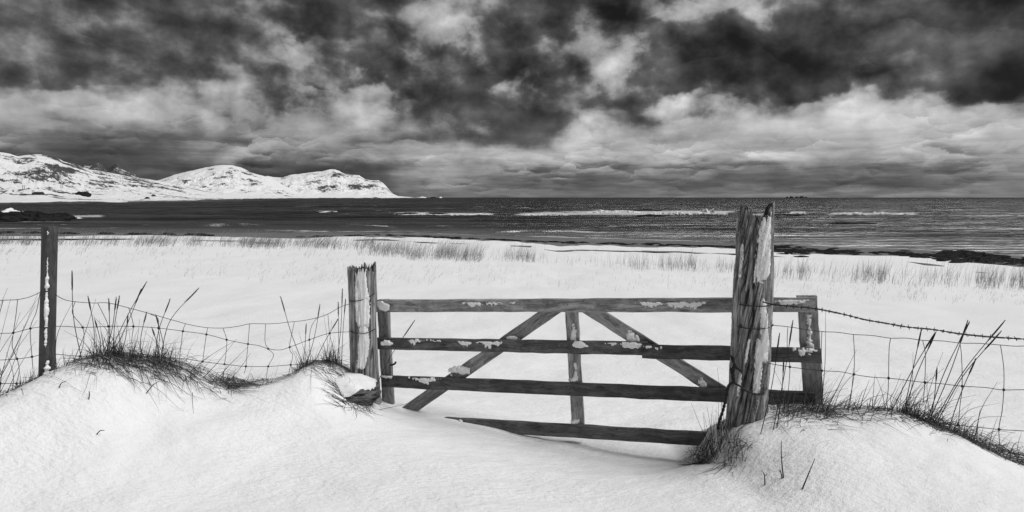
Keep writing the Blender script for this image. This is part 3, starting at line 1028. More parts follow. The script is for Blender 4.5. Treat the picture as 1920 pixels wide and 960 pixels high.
wrack('seaweed', 'thin black line of seaweed washed along the edge of the snow', [(560, 444), (720, 441), (800, 444), (900, 448), (1000, 453), (1130, 457), (1300, 461), (1380, 464)], 260, 0.17, 5, 0.5)
wrack('seaweed', 'thick heaps of black seaweed piled along the snow edge past the tall gatepost', [(1440, 466), (1500, 469.5), (1560, 472), (1620, 473.5), (1680, 475), (1720, 478), (1760, 482), (1800, 485), (1860, 489), (1930, 492), (2050, 500)], 620, 0.155, 6, 1.6)
wrack('seaweed', 'scattered dark seaweed on the wet sand beyond the tide line', [(1760, 477), (1800, 479), (1840, 481), (1880, 485), (1940, 488), (2000, 490)], 190, 0.24, 7, 2.4)
wrack('seaweed', 'dark seaweed band on the beach behind the square fence post', [(-100, 437), (0, 437), (60, 437.5), (130, 438), (230, 439), (330, 440.5), (400, 442)], 130, 0.34, 8, 0.5)

# ------------------------------------------------------------------ gate
TL = P(705, 562, 5.10); TR = P(1533, 557, 4.06)
sx = (TR - TL); GL = sx.length; sx.normalize()
up = Vector((0, 0, 1)); tz = (up - sx * up.dot(sx)).normalized()   # up in the gate plane
ny = sx.cross(tz).normalized()
if ny.y > 0:
    ny = -ny                                      # towards the camera
GM = Matrix((( sx.x, -ny.x, tz.x, TL.x), (sx.y, -ny.y, tz.y, TL.y), (sx.z, -ny.z, tz.z, TL.z), (0, 0, 0, 1)))


def g2w(s, t, n=0.0):
    return TL + sx * s - tz * t + ny * n


def px2g(px, py):
    """gate plane coordinates (along, down) of a photograph pixel"""
    d = Vector(((px - CX) / F, 1.0, -(py - HY) / F))
    o = Vector((0, 0, CZ))
    k = (TL - o).dot(ny) / d.dot(ny)
    p = o + d * k - TL
    return p.dot(sx), -p.dot(tz)


gate = empty('field_gate', g2w(0, 1.05))
gate.rotation_euler = GM.to_euler()
tag(gate, 'weathered four-rail wooden field gate with diagonal braces and patches of snow', 'gate')
gate_inv = gate.matrix_basis.inverted()


def board(name, p0, p1, w, th, mat, n, seed, parent=gate, segs=14, ends=(0, 0)):
    """sawn board from p0 to p1 (gate coordinates s,t): local X along the board, slightly uneven edges"""
    a = g2w(*p0, n); b = g2w(*p1, n)
    L = (b - a).length
    xa = (b - a).normalized(); ya = -ny; za = xa.cross(ya).normalized()
    if za.z < 0:
        za = -za
    r = np.random.RandomState(seed)
    xs = np.linspace(0, L, segs)
    bv = 0.004
    prof = [(-th / 2, -w / 2 + bv), (-th / 2 + bv, -w / 2), (th / 2 - bv, -w / 2), (th / 2, -w / 2 + bv), (th / 2, w / 2 - bv), (th / 2 - bv, w / 2), (-th / 2 + bv, w / 2), (-th / 2, w / 2 - bv)]
    V = []
    for i, x in enumerate(xs):
        j = 0.0018 * r.randn(8)
        sk_ = [x + (ends[0] if i == 0 else ends[1] if i == segs - 1 else 0) * (q[1] / w) for q in prof]
        V += [(sk_[m_] + (r.randn() * .002 if i in (0, segs - 1) else 0), q[0], q[1] + j[m_]) for m_, q in enumerate(prof)]
    fc = grid_faces(segs, 8, close=True).tolist()
    fc += [list(range(8))[::-1], [(segs - 1) * 8 + i for i in range(8)]]
    o = mesh_obj(name, V, fc, mat, None, smooth=False)
    mw = Matrix(((xa.x, ya.x, za.x, a.x), (xa.y, ya.y, za.y, a.y), (xa.z, ya.z, za.z, a.z), (0, 0, 0, 1)))
    o.parent = parent
    o.matrix_basis = gate_inv @ mw
    o['_w'] = w
    return o


RW = 0.094
TH = 0.034
rails = []
# the four rails at the front
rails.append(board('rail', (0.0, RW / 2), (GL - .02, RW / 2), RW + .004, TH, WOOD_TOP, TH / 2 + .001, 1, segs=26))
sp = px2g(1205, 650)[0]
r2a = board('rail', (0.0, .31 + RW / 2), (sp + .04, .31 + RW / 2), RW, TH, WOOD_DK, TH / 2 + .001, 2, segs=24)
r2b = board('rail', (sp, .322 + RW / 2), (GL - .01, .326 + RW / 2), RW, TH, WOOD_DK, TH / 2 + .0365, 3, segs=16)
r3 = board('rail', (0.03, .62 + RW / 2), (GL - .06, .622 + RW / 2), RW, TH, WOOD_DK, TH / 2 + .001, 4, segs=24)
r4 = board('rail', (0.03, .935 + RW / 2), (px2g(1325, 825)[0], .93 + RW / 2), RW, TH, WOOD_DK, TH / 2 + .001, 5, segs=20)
rails += [r2a, r3, r4]
# stiles and braces behind
st1 = board('stile', (0.055, 0.0), (0.055, 1.03), .10, .04, WOOD_MID, -.022, 6)
sc_ = px2g(1072, 600)[0]
st2 = board('stile', (sc_, 0.02), (sc_, 1.03), .096, .035, WOOD_MID, -.020, 7)
st3 = board('stile', (GL - .062, -0.004), (GL - .062, .78), .118, .045, WOOD_MID, -.026, 8)
a0 = px2g(1046, 574); a1 = px2g(778, 760)
br1 = board('brace', a0, (a1[0] - .12, a1[1] + .08), .098, .03, WOOD_MID, -.0205, 9, ends=(-.03, .06))
b0 = px2g(1094, 574); b1 = px2g(1350, 735)
br2 = board('brace', b0, (b1[0] + .08, b1[1] + .05), .098, .03, WOOD_MID, -.0205, 10, ends=(.03, -.06))


def snow_patch(parent, s0, s1, t0, t1, n, th, seed, ragged=0.6, res=0.005, name='snow_patch', shape='rail'):
    """snow frozen onto a board: soft slab with a ragged outline, in gate coordinates"""
    ns = max(6, int((s1 - s0) / res)); ntt = max(5, int((t1 - t0) / res))
    S, T_ = np.meshgrid(np.linspace(s0, s1, ns), np.linspace(t0, t1, ntt))
    ls, lt = (s1 - s0) / 2, (t1 - t0)
    if shape == 'rail':            # clings under the top edge, ragged hem, thinning ends
        a_ = np.abs(S - (s0 + s1) / 2) / ls
        hem = (0.62 + 0.55 * fbm(S * 9, 0 * S, 3, seed) + 0.25 * fbm(S * 40, 0 * S, 2, seed + 1)) * np.clip((1.02 - a_) * 3.0, 0, 1) ** 0.7
        msk = np.minimum((hem - (T_ - t0) / lt) * 1.6, ((T_ - t0) / lt - 0.05 - 0.12 * (fbm(S * 14, 0 * S, 3, seed + 6) + 0.6)) * 3)
    elif shape == 'stile':         # upright smear, wider at its foot
        k_ = (T_ - t0) / lt
        wid = (0.35 + 0.6 * k_ ** 2) + 0.35 * fbm(T_ * 22, 0 * T_, 3, seed)
        msk = np.minimum((wid - np.abs(S - (s0 + s1) / 2 - 0.3 * ls * (1 - k_)) / ls) * 1.2, np.minimum(k_ * 3, (1 - k_) * 6))
    else:                          # irregular lump
        msk = 0.75 - (np.abs(S - (s0 + s1) / 2) / ls) ** 1.6 - (np.abs(T_ - (t0 + t1) / 2) / (lt / 2)) ** 2.4 + 1.3 * fbm(S * 16, T_ * 16 + 3, 3, seed + 2)
    msk = msk + ragged * 0.95 * (fbm(S * 26, T_ * 34, 4, seed) + 0.7 * fbm(S * 80, T_ * 80, 2, seed + 3)) - 0.1
    h = np.clip(msk * 2.2, 0, 1) ** 0.5 * th * (0.8 + 0.5 * fbm(S * 18, T_ * 30, 3, seed + 8))
    keep = msk > 0
    idx = -np.ones(S.size, int)
    fc = grid_faces(ntt, ns)
    ok = keep.ravel()[fc].any(axis=1)
    fc = fc[ok]
    if not len(fc):
        return None
    used = np.unique(fc); idx[used] = np.arange(len(used))
    hh = np.where(keep, h, -0.004).ravel()[used]
    ss, tt_ = S.ravel()[used], T_.ravel()[used]
    base = np.array(TL)[None] + ss[:, None] * np.array(sx)[None] - tt_[:, None] * np.array(tz)[None] + (n + hh)[:, None] * np.array(ny)[None]
    o = mesh_obj(name, base, idx[fc], SNOW, None)
    o.parent = parent
    o.matrix_parent_inverse = (gate_inv.inverted() @ parent.matrix_basis).inverted()
    return o


def patch_px(parent, x0, y0, x1, y1, n, th, seed, **k):
    a = px2g(x0, y0); b = px2g(x1, y1)
    t0 = min(a[1], px2g(x1, y0)[1]); t1 = max(b[1], px2g(x0, y1)[1])
    return snow_patch(parent, a[0], b[0], t0, t1, n, th, seed, **k)


FN = TH + .001
patch_px(rails[0], 706, 563, 737, 583, FN, .010, 1, ragged=.25, shape='lump')
patch_px(rails[0], 870, 565, 970, 574, FN, .008, 2, ragged=.9)
patch_px(rails[0], 1190, 564, 1325, 579, FN, .010, 3, ragged=.55)
patch_px(rails[0], 1440, 560, 1518, 572, FN, .009, 4, ragged=.6)
patch_px(r2a, 713, 632, 746, 646, FN, .020, 5, ragged=.3, shape='lump')
patch_px(r2a, 762, 634, 832, 647, FN, .009, 6, ragged=.6)
patch_px(r2a, 856, 637, 946, 651, FN, .011, 7, ragged=.5)
patch_px(r2a, 1060, 638, 1112, 650, FN, .012, 8, ragged=.5, shape='lump')
patch_px(r2a, 1120, 641, 1200, 648, FN, .006, 80, ragged=1.0)
patch_px(r2a, 1168, 640, 1212, 652, FN, .022, 81, ragged=.4, shape='lump')
patch_px(r2b, 1208, 644, 1247, 660, FN + .035, .012, 9, ragged=.5)
patch_px(r2b, 1478, 646, 1535, 664, FN + .035, .014, 10, ragged=.5)
patch_px(r3, 768, 706, 832, 718, FN, .010, 11, ragged=.5)
patch_px(r3, 716, 703, 740, 708, FN, .008, 12, ragged=.5)
patch_px(st2, 1064, 605, 1083, 642, -.002, .014, 13, ragged=.5, shape='stile')
patch_px(st2, 1072, 680, 1085, 716, -.002, .012, 14, ragged=.5, shape='stile')
patch_px(st2, 1064, 708, 1088, 717, -.002, .018, 141, ragged=.3, shape='lump')
patch_px(st2, 1068, 785, 1092, 797, -.002, .022, 15, ragged=.3, shape='lump')
patch_px(br1, 838, 686, 882, 706, -.004, .012, 16, ragged=.6, shape='lump')
patch_px(br1, 945, 630, 975, 640, -.004, .012, 17, ragged=.5, shape='lump')
patch_px(br2, 1168, 618, 1206, 648, -.004, .022, 18, ragged=.6, shape='lump')
patch_px(br2, 1308, 702, 1326, 728, -.004, .018, 19, ragged=.5, shape='lump')
patch_px(st3, 1506, 590, 1528, 662, -.002, .012, 20, ragged=.6, shape='stile')
patch_px(r4, 856, 783, 884, 800, FN, .02, 21, ragged=.3, shape='lump')


def nail(px, py, parent, n):
    s, t = px2g(px, py)
    r_ = TB(); a = np.array(g2w(s, t, n - .004)); b = np.array(g2w(s, t, n + .0035))
    r_.tube([a, b], .0045, 6)
    o = r_.obj('nail', NAIL, None)
    o.parent = parent
    o.matrix_parent_inverse = (gate_inv.inverted() @ parent.matrix_basis).inverted()


for (px, py) in ((1067, 657), (1080, 657), (1068, 724), (1082, 724), (1066, 570), (1080, 578), (1068, 808), (1082, 806), (1234, 662), (714, 572), (722, 578), (716, 652), (724, 645)):
    if py < 600:
        nail(px, py, rails[0], FN)
    elif px == 1234:
        nail(px, py, r2b, FN + .035)
    elif py < 670:
        nail(px, py, r2a, FN)
    elif py < 740:
        nail(px, py, r3, FN)
    else:
        nail(px, py, r4, FN)

# latch pin on the hinge stile
lt = TB(); a = P(733, 682, 5.08); b = P(744, 680, 5.0)
lt.tube(catmull([P(728, 684, 5.12), P(736, 684, 5.02), P(741, 681, 5.0), P(742, 678, 5.0)], 4), .008, 6)
o = lt.obj('hinge_pin', WIRE); o.parent = gate; o.matrix_parent_inverse = gate_inv

# ------------------------------------------------------------------ round gateposts
def round_post(name, label, axis, R_px, top_fn, d, seed, tilt, strips, flare=0.0, nu=170, nh=150, sink=0.35, lean=0.35):
    """axis: list of (row, centre column, radius px); top_fn(theta)-> row of the broken top; strips: snow drawn on its face"""
    ax = np.array(axis, float)
    th = np.linspace(0, 2 * math.pi, nu, endpoint=False)
    toprow = top_fn(th)
    botrow = ax[-1, 0]
    k = np.linspace(0, 1, nh)
    ROW = botrow + (toprow - botrow)[None] * k[:, None]
    TH_ = np.repeat(th[None], nh, 0)
    cxp = np.interp(ROW, ax[:, 0], ax[:, 1]); rp = np.interp(ROW, ax[:, 0], ax[:, 2])
    Zp = CZ - (ROW - HY) / F * d
    rad = rp / F * d
    xc = (cxp - CX) / F * d
    # slanting grain
    ga = TH_ + lean * (ROW - ROW.mean()) / 100.0
    ridge = fbm(ga * 5.5, ROW / 150.0 + seed, 4, seed, 0.6)
    fine = fbm(ga * 17.0, ROW / 190.0, 3, seed + 5, 0.6)
    ck = fbm(ga * 3.2, ROW / 160.0 + 4, 3, seed + 9, 0.55)
    crack = np.exp(-(ck / 0.06) ** 2) * sst(fbm(ga * 1.5, ROW / 90.0, 2, seed + 12), -0.25, 0.15)
    crack = np.maximum(crack, np.exp(-(fbm(ga * 6.5, ROW / 140.0 + 9, 2, seed + 19) / 0.05) ** 2) * 0.7 * sst(fbm(ga * 2.5, ROW / 70.0, 2, seed + 22), 0.0, 0.3))
    tone = np.clip(0.5 + 0.55 * ridge + 0.5 * fine, 0, 1)
    r = rad * (1 + 0.10 * ridge + 0.05 * fine - 0.22 * crack)
    r *= 1 + 0.06 * np.cos(3 * TH_ + seed) + 0.04 * np.cos(2 * TH_)
    if flare:
        r *= 1 + flare * sst(ROW, botrow - 130, botrow)
    Xp = xc + np.cos(TH_) * r
    Yp = d + np.sin(TH_) * r
    # inner broken wood: ring sinking to a lower core
    rows = [np.stack([Xp, Yp, Zp], -1)]
    tX, tY, tZ, tr = xc[-1], d, Zp[-1], r[-1]
    zlow = tZ.min() - 0.05
    for q, (f_, dz) in enumerate(((0.86, 0.012), (0.70, 0.05), (0.45, 0.11), (0.02, 0.14))):
        rr = tr * f_ * (1 + 0.08 * RNG.randn(nu))
        zz = np.maximum(tZ - dz - 0.02 * RNG.rand(nu), zlow)
        rows.append(np.stack([tX + np.cos(th) * rr, tY + np.sin(th) * rr, zz], -1)[None])
    V = np.concatenate(rows, 0)
    nr = V.shape[0]
    cr = np.concatenate([np.clip(crack, 0, 1), np.full((4, nu), 0.6)], 0)
    fc = grid_faces(nr, nu, close=True)
    base = Vector(((ax[-1, 1] - CX) / F * d, d, CZ - (botrow - HY) / F * d))
    e = empty(name, base)
    tag(e, label, 'gatepost')
    Vl = V.reshape(-1, 3) - np.array(base)[None]
    mesh_obj('trunk', Vl, fc, POSTM, e, attrs={'crack': cr, 'tone': np.concatenate([tone, np.full((4, nu), 0.3)], 0)})
    # snow plastered on the windward face: same surface, swollen outwards
    Pxl = CX + F * Xp / Yp
    front = np.sin(TH_) < 0.35
    Rowl = HY - F * (Zp - CZ) / Yp
    for i, st in enumerate(strips):
        pts = np.array(st['p'], float)         # row, centre, halfwidth
        c_ = np.interp(Rowl, pts[:, 0], pts[:, 1]); w_ = np.interp(Rowl, pts[:, 0], pts[:, 2])
        inr = np.minimum(Rowl - pts[0, 0], pts[-1, 0] - Rowl) / 5.0
        rg = st.get('rag', .5)
        msk = np.minimum((w_ - np.abs(Pxl - c_)) / 4.0, inr) + rg * (fbm(TH_ * 22, Rowl / 5.0, 3, seed + 30 + i) + 0.5 * fbm(TH_ * 50, Rowl / 2.2, 2, seed + 35 + i)) - crack * st.get('crk', .6)
        keep = (msk > 0) & front
        hgt = np.where(keep, np.clip(msk * 1.5, 0.1, 1) ** 0.6 * st.get('th', .016), -0.004)
        f2 = grid_faces(nh, nu, close=True)
        f2 = f2[keep.ravel()[f2].any(axis=1)]
        if not len(f2):
            continue
        used = np.unique(f2); ix = -np.ones(nu * nh, int); ix[used] = np.arange(len(used))
        rs = r + hgt
        # snow bridges the cracks below it
        rs = np.where(keep, np.maximum(rs, rad * 0.98), rs)
        S = np.stack([xc + np.cos(TH_) * rs, d + np.sin(TH_) * rs, Zp], -1).reshape(-1, 3)[used] - np.array(base)[None]
        mesh_obj('snow_strip', S, ix[f2], SNOW, e)
    return e


def angdiff(t, a):
    return np.abs((t - a + math.pi) % (2 * math.pi) - math.pi)


def top_right(t):
    # tall shoulder on the right, split slivers on the left, notch in front
    row = np.full_like(t, 408.0)
    row = row - 30 * np.exp(-(angdiff(t, math.radians(-20)) / 0.75) ** 4)
    row = row - 20 * np.exp(-(angdiff(t, math.radians(198)) / 0.28) ** 4)
    row = row - 18 * np.exp(-(angdiff(t, math.radians(228)) / 0.10) ** 2)
    row = row - 22 * np.exp(-(angdiff(t, math.radians(120)) / 0.35) ** 4)
    spl = np.abs(((t * 5.3 + 0.6 * fbm(t * 3, 0 * t, 2, 9)) % 1.0) - 0.5) * 2
    return row + 6.5 * fbm(t * 7, 0 * t, 3, 5) + 5 * (RNG.rand(len(t)) - .5) * 0.8 + 15 * (spl - 0.45) * sst(angdiff(t, math.radians(-10)), 0.8, 1.3) - 4 * np.exp(-(angdiff(t, math.radians(-62)) / 0.1) ** 2)


D_R = 4.02
gp_r = round_post('gatepost', 'tall thick weathered round gatepost with split jagged top, snow streaks and barbed wire',
                  [(370, 1419, 30), (480, 1415, 32), (600, 1410.5, 33.5), (700, 1406, 33), (790, 1401, 34), (860, 1397, 36)], None, top_right, D_R, 3, 0,
                  [dict(p=[(397, 1437, 7), (430, 1434, 9), (470, 1434, 9), (510, 1432, 10), (524, 1430, 6)], th=.018, rag=.5, crk=.1),
                   dict(p=[(425, 1427, 4), (470, 1424, 5), (500, 1421, 4), (528, 1424, 5)], th=.008, rag=.9, crk=.2),
                   dict(p=[(562, 1430, 4), (590, 1432, 6), (640, 1433, 7), (678, 1430, 8)], th=.014, rag=.6, crk=.1),
                   dict(p=[(636, 1423, 5), (670, 1421, 6), (700, 1421, 7), (738, 1417, 6)], th=.012, rag=.7, crk=.2),
                   dict(p=[(458, 1392, 2.5), (490, 1390, 3), (520, 1387, 2.2)], th=.008, rag=.3, crk=0),
                   dict(p=[(470, 1421, 1.5), (500, 1417, 2.2), (530, 1414, 1.5)], th=.006, rag=.4, crk=0),
                   dict(p=[(636, 1405, 1.5), (660, 1401, 2.6), (682, 1397, 1.5)], th=.008, rag=.3, crk=0),
                   dict(p=[(700, 1388, 3), (720, 1386, 3), (742, 1384, 2)], th=.008, rag=.5, crk=0)], lean=0.55)


def top_left(t):
    spl = np.abs(((t * 4.1 + 0.8 * fbm(t * 3, 0 * t, 2, 19)) % 1.0) - 0.5) * 2
    row = 503 + 8 * (spl - 0.5) + 5.5 * fbm(t * 9, 0 * t, 3, 15) + 4 * (RNG.rand(len(t)) - .5)
    row = row + 7 * np.exp(-(angdiff(t, math.radians(258)) / 0.3) ** 2)
    row = row - 6 * np.exp(-(angdiff(t, math.radians(20)) / 0.5) ** 2) - 4 * np.exp(-(angdiff(t, math.radians(100)) / 0.3) ** 2)
    return row


D_L = 5.02
gp_l = round_post('gatepost', 'shorter round gatepost with ragged flat top and a broad snow band down its face',
                  [(490, 680, 24.5), (600, 681, 23.5), (690, 684, 24), (760, 688, 26), (800, 690, 27)], None, top_left, D_L, 8, 0,
                  [dict(p=[(503, 677, 9), (530, 677, 10), (560, 679, 13), (600, 681, 12), (612, 682, 9)], th=.020, rag=.5, crk=.1),
                   dict(p=[(608, 681, 7), (640, 683, 10), (670, 680, 9), (690, 676, 8)], th=.014, rag=.6, crk=.1)], lean=0.12)

# tie wires round the posts
def band_wire(parent, name, row_l, row_r, d, cxp, rp, rad, sag=3, turns=1.0, seed=0):
    t = TB()
    a = np.linspace(-0.15 * math.pi, -0.85 * math.pi * turns, 20)
    R_ = rp / F * d
    pts = []
    for q, s in zip(a, np.linspace(0, 1, 20)):
        row = row_r + (row_l - row_r) * s + sag * math.sin(s * math.pi)
        pts.append(((cxp - CX) / F * d + math.cos(q) * R_, d + math.sin(q) * R_, CZ - (row - HY) / F * d))
    t.tube(pts, rad, 6)
    o = t.obj(name, WIRE)
    o.parent = parent; o.matrix_parent_inverse = parent.matrix_basis.inverted()
    return o


band_wire(gp_r, 'tie_wire', 609, 605, D_R, 1410, 36.5, .004, 2)
band_wire(gp_r, 'tie_wire', 568, 566, D_R, 1412, 35.5, .004, 1)
band_wire(gp_l, 'tie_wire', 562, 548, D_L, 681, 26.5, .003, 4)
band_wire(gp_l, 'tie_wire', 616, 614, D_L, 682, 26.5, .003, 5)

# rope that ties the gate to the tall post
rp = TB()
rope_pts = [P(1373, 646, 4.10), P(1372, 668, 4.02), P(1377, 682, 3.93), P(1384, 692, 3.885)]
for ph in (0, math.pi):
    for (pts_, r_) in ((rope_pts, .006),
                       ([P(1371, 690, 3.98), P(1376, 716, 3.92), P(1388, 724, 3.87), P(1400, 733, 3.855), P(1418, 739, 3.86), P(1432, 736, 3.92)], .0055),
                       ([P(1376, 716, 3.92), P(1366, 724, 3.96), P(1361, 748, 3.98), P(1356, 768, 3.98), P(1349, 790, 3.97), P(1346, 805, 3.95)], .0065),
                       ([P(1377, 684, 3.92), P(1374, 700, 3.93), P(1376, 716, 3.92)], .008),
                       ([P(1380, 690, 3.90), P(1392, 696, 3.86)], .006)):
        c = catmull(pts_, 10)
        s = np.linspace(0, len(c) * 0.9, len(c))
        c = c + 0.004 * np.stack([np.cos(s + ph), np.sin(s + ph), 0 * s], -1)
        rp.tube(c, r_, 6)
rope = rp.obj('tether_rope', TWIG)
tag(rope, 'dark twisted rope tying the gate rail to the tall gatepost', 'rope')

# ------------------------------------------------------------------ square fence post
d = 4.22
b = P(87, 735, d)
fp = empty('fence_post', b)
tag(fp, 'straight square dark fence post with a vertical streak of snow', 'fence post')
topv = P(93.5, 424, d)
H_ = topv.z - b.z
w = 0.037
ang = math.radians(-27)
V = []
ch = 0.007
prof = [(-w + ch, -w), (w - ch, -w), (w, -w + ch), (w, w - ch), (w - ch, w), (-w + ch, w), (-w, w - ch), (-w, -w + ch)]
nseg = 12
for i in range(nseg):
    k = i / (nseg - 1)
    for (a_, c_) in prof:
        x_ = a_ * math.cos(ang) - c_ * math.sin(ang); y_ = a_ * math.sin(ang) + c_ * math.cos(ang)
        V.append((x_ + (topv.x - b.x) * k, y_, H_ * k + (0.004 * random.uniform(-1, 1) if i == nseg - 1 else 0)))
mesh_obj('timber', V, grid_faces(nseg, 8, close=True).tolist() + [list(range(8))[::-1], [(nseg - 1) * 8 + i for i in range(8)]], WOOD_FP, fp, smooth=False)


def blob_strip(parent, pts, seed, name='snow_strip'):
    """pts: (px, py, depth, radius m) run of snow lumps as one soft ribbon"""
    pts = np.array(pts, float)
    n = 60; k = 10
    q = np.linspace(0, len(pts) - 1, n)
    ip = np.stack([np.interp(q, np.arange(len(pts)), pts[:, j]) for j in range(4)], -1)
    t = TB()
    cen = np.array([tuple(P(*r_[:3])) for r_ in ip])
    rad = ip[:, 3] * (0.8 + 0.7 * fbm(q * 3.1, 0 * q, 3, seed))
    rad = np.maximum(rad, 0.0015)
    cen[:, 0] += 0.004 * fbm(q * 2.3, 0 * q + 4, 3, seed + 2)
    t.tube(cen, rad, k)
    o = t.obj(name, SNOW)
    o.parent = parent; o.matrix_parent_inverse = parent.matrix_basis.inverted()


fd_ = d - 0.046
blob_strip(fp, [(89, 483, fd_, .003), (89, 497, fd_, .007), (88.5, 500, fd_, .002), (88.5, 512, fd_, .008), (88, 530, fd_, .013), (88, 545, fd_, .010)], 3)
blob_strip(fp, [(87.5, 548, fd_, .006), (87, 565, fd_, .012), (86.8, 590, fd_, .014), (86.5, 610, fd_, .012), (86.3, 613, fd_, .005)], 4)
blob_strip(fp, [(86.2, 616, fd_, .008), (86, 632, fd_, .014), (85.5, 645, fd_, .010), (85.2, 651, fd_, .002)], 5)
blob_strip(fp, [(89.5, 676, fd_, .012), (88, 690, fd_ - .005, .022), (86.5, 705, fd_ - .012, .03), (85, 716, fd_ - .02, .04)], 6)
blob_strip(fp, [(89.5, 433, fd_, .002), (89.5, 437, fd_, .005), (89.5, 440, fd_, .001)], 7)

# ------------------------------------------------------------------ wire netting
def fdep(px):
    return float(np.interp(px, FL[:, 0], FL[:, 1])) - 0.02


def netting(name, label, horiz, vert, dfn, knots=True, rw=.0022):
    """horiz/vert: pixel polylines in the fence plane; every wire and knot is a piece of its own"""
    p0 = horiz[0][0]
    base = P(p0[0], p0[1], dfn(p0[0]))
    e = empty(name, (base.x, base.y, base.z - 0.4))
    tag(e, label, 'wire fence', 'sheep netting between the posts')
    inv = e.matrix_basis.inverted()
    for pl in horiz:
        c = catmull([P(x_, y_, dfn(x_)) for x_, y_ in pl], 6)
        c[:, 1] += 0.004 * fbm(c[:, 0] * 9, c[:, 2] * 3, 2, 3)
        t = TB(); t.tube(c, rw, 5)
        o = t.obj('line_wire', WIRE); o.parent = e; o.matrix_parent_inverse = inv
    for pl in vert:
        c = catmull([P(x_, y_, dfn(x_) - 0.003) for x_, y_ in pl], 6)
        t = TB(); t.tube(c, rw * .9, 5)
        o = t.obj('stay_wire', WIRE); o.parent = e; o.matrix_parent_inverse = inv
        for (x_, y_) in pl[1:]:
            # knot where a stay crosses a line wire
            for hp in horiz:
                hp_ = np.array(hp, float)
                if hp_[0, 0] <= x_ <= hp_[-1, 0] and abs(np.interp(x_, hp_[:, 0], hp_[:, 1]) - y_) < 2.5:
                    q = P(x_, y_, dfn(x_) - 0.004)
                    t = TB()
                    aa = np.linspace(0, 2 * math.pi, 9)
                    t.tube(np.stack([q.x + .0065 * np.cos(aa), q.y - 0.002 * np.cos(2 * aa), q.z + .0065 * np.sin(aa)], -1), .0028, 5, cap=False)
                    o = t.obj('knot', WIRE); o.parent = e; o.matrix_parent_inverse = inv
    return e


netting('wire_netting', 'sagging wire netting between the square fence post and the shorter gatepost',
        [[(104, 552), (113, 558), (125, 563), (145, 566), (175, 568), (203, 568), (240, 577), (285, 589), (330, 602), (352, 608), (385, 614), (420, 615), (450, 611), (470, 607), (510, 607), (540, 604), (575, 600), (610, 591), (640, 575), (660, 569)],
         [(103, 612), (125, 612), (155, 614), (203, 612), (250, 612), (297, 615), (343, 621), (387, 627), (425, 637), (465, 645), (485, 648), (503, 654), (525, 656), (543, 651), (580, 637), (618, 625), (657, 622)],
         [(102, 664), (150, 668), (203, 667), (250, 668), (337, 672), (380, 678), (421, 683), (461, 687), (503, 687), (545, 684), (580, 682), (615, 684)]],
        [[(141, 565), (136, 588), (155, 614), (157, 640), (150, 668)], [(183, 568), (194, 590), (203, 612), (202, 640), (203, 667)], [(241, 577), (246, 592), (250, 612), (247, 640), (250, 668)],
         [(282, 589), (296, 597), (297, 615), (300, 640)], [(348, 607), (343, 621), (337, 668)], [(390, 614), (387, 627), (380, 678)], [(418, 615), (425, 637), (424, 660), (421, 683)],
         [(468, 607), (465, 645), (461, 687), (458, 700)], [(498, 607), (497, 640), (503, 654), (513, 666), (503, 687), (499, 712)], [(552, 603), (543, 651), (549, 666), (545, 684), (540, 708)],
         [(595, 595), (584, 612), (580, 637), (582, 664)], [(615, 590), (618, 625), (624, 650)]], fdep)
netting('wire_netting', 'wire netting beyond the square fence post, on its far side from the gate',
        [[(-190, 566), (-90, 566), (0, 563), (30, 562), (55, 557), (76, 548)], [(-190, 628), (-90, 626), (0, 625), (25, 624), (57, 616), (80, 612)], [(-190, 682), (-90, 678), (0, 675), (32, 673), (60, 669), (80, 664)],
         [(-190, 724), (-90, 722), (0, 719), (31, 719), (60, 716)]],
        [[(6, 563), (-2, 592), (-10, 625), (-4, 675), (2, 700), (1, 719), (0, 738)], [(33, 562), (30, 590), (25, 624), (23, 650), (32, 673), (36, 695), (31, 719), (27, 742)], [(75, 550), (68, 585), (57, 616), (60, 669), (62, 692)],
         [(-50, 565), (-52, 626), (-48, 677), (-50, 720)], [(-95, 566), (-96, 626), (-92, 678), (-94, 722)]], fdep)
netting('wire_netting', 'wire netting running on from the tall gatepost through tall seed grass',
        [[(1440, 609), (1480, 613), (1520, 619), (1545, 622), (1570, 623), (1600, 627), (1635, 629), (1670, 634), (1700, 634), (1730, 638), (1765, 639), (1800, 643), (1838, 644), (1876, 647), (1905, 649), (1960, 648), (2080, 655)],
         [(1440, 681), (1481, 688), (1541, 695), (1575, 697), (1601, 702), (1633, 707), (1666, 709), (1700, 713), (1734, 717), (1770, 720), (1804, 724), (1850, 727), (1882, 731), (1960, 731), (2080, 742)],
         [(1700, 780), (1760, 792), (1797, 797), (1873, 805), (1960, 811), (2080, 824)]],
        [[(1477, 614), (1476, 650), (1481, 688), (1478, 735)], [(1541, 622), (1540, 660), (1541, 695), (1538, 735)], [(1600, 627), (1602, 665), (1601, 702), (1597, 730), (1590, 762)], [(1670, 634), (1667, 655), (1666, 709), (1665, 735), (1660, 766)],
         [(1730, 638), (1735, 665), (1734, 717), (1731, 755)], [(1800, 643), (1803, 670), (1804, 724), (1800, 760), (1797, 797)], [(1876, 647), (1882, 690), (1882, 731), (1879, 770), (1873, 805), (1876, 850)],
         [(1955, 648), (1962, 731), (1956, 811), (1957, 860)]], fdep)

# barbed wire
bw_pts = [(1430, 566), (1450, 571), (1490, 575), (1530, 579), (1580, 589), (1620, 599), (1660, 606), (1700, 613), (1750, 618), (1800, 626), (1860, 632), (1920, 636), (2000, 645), (2090, 655)]


def bdep(px):
    return float(np.interp(px, [1430, 1460, 2090], [3.86, 3.82, 3.55]))


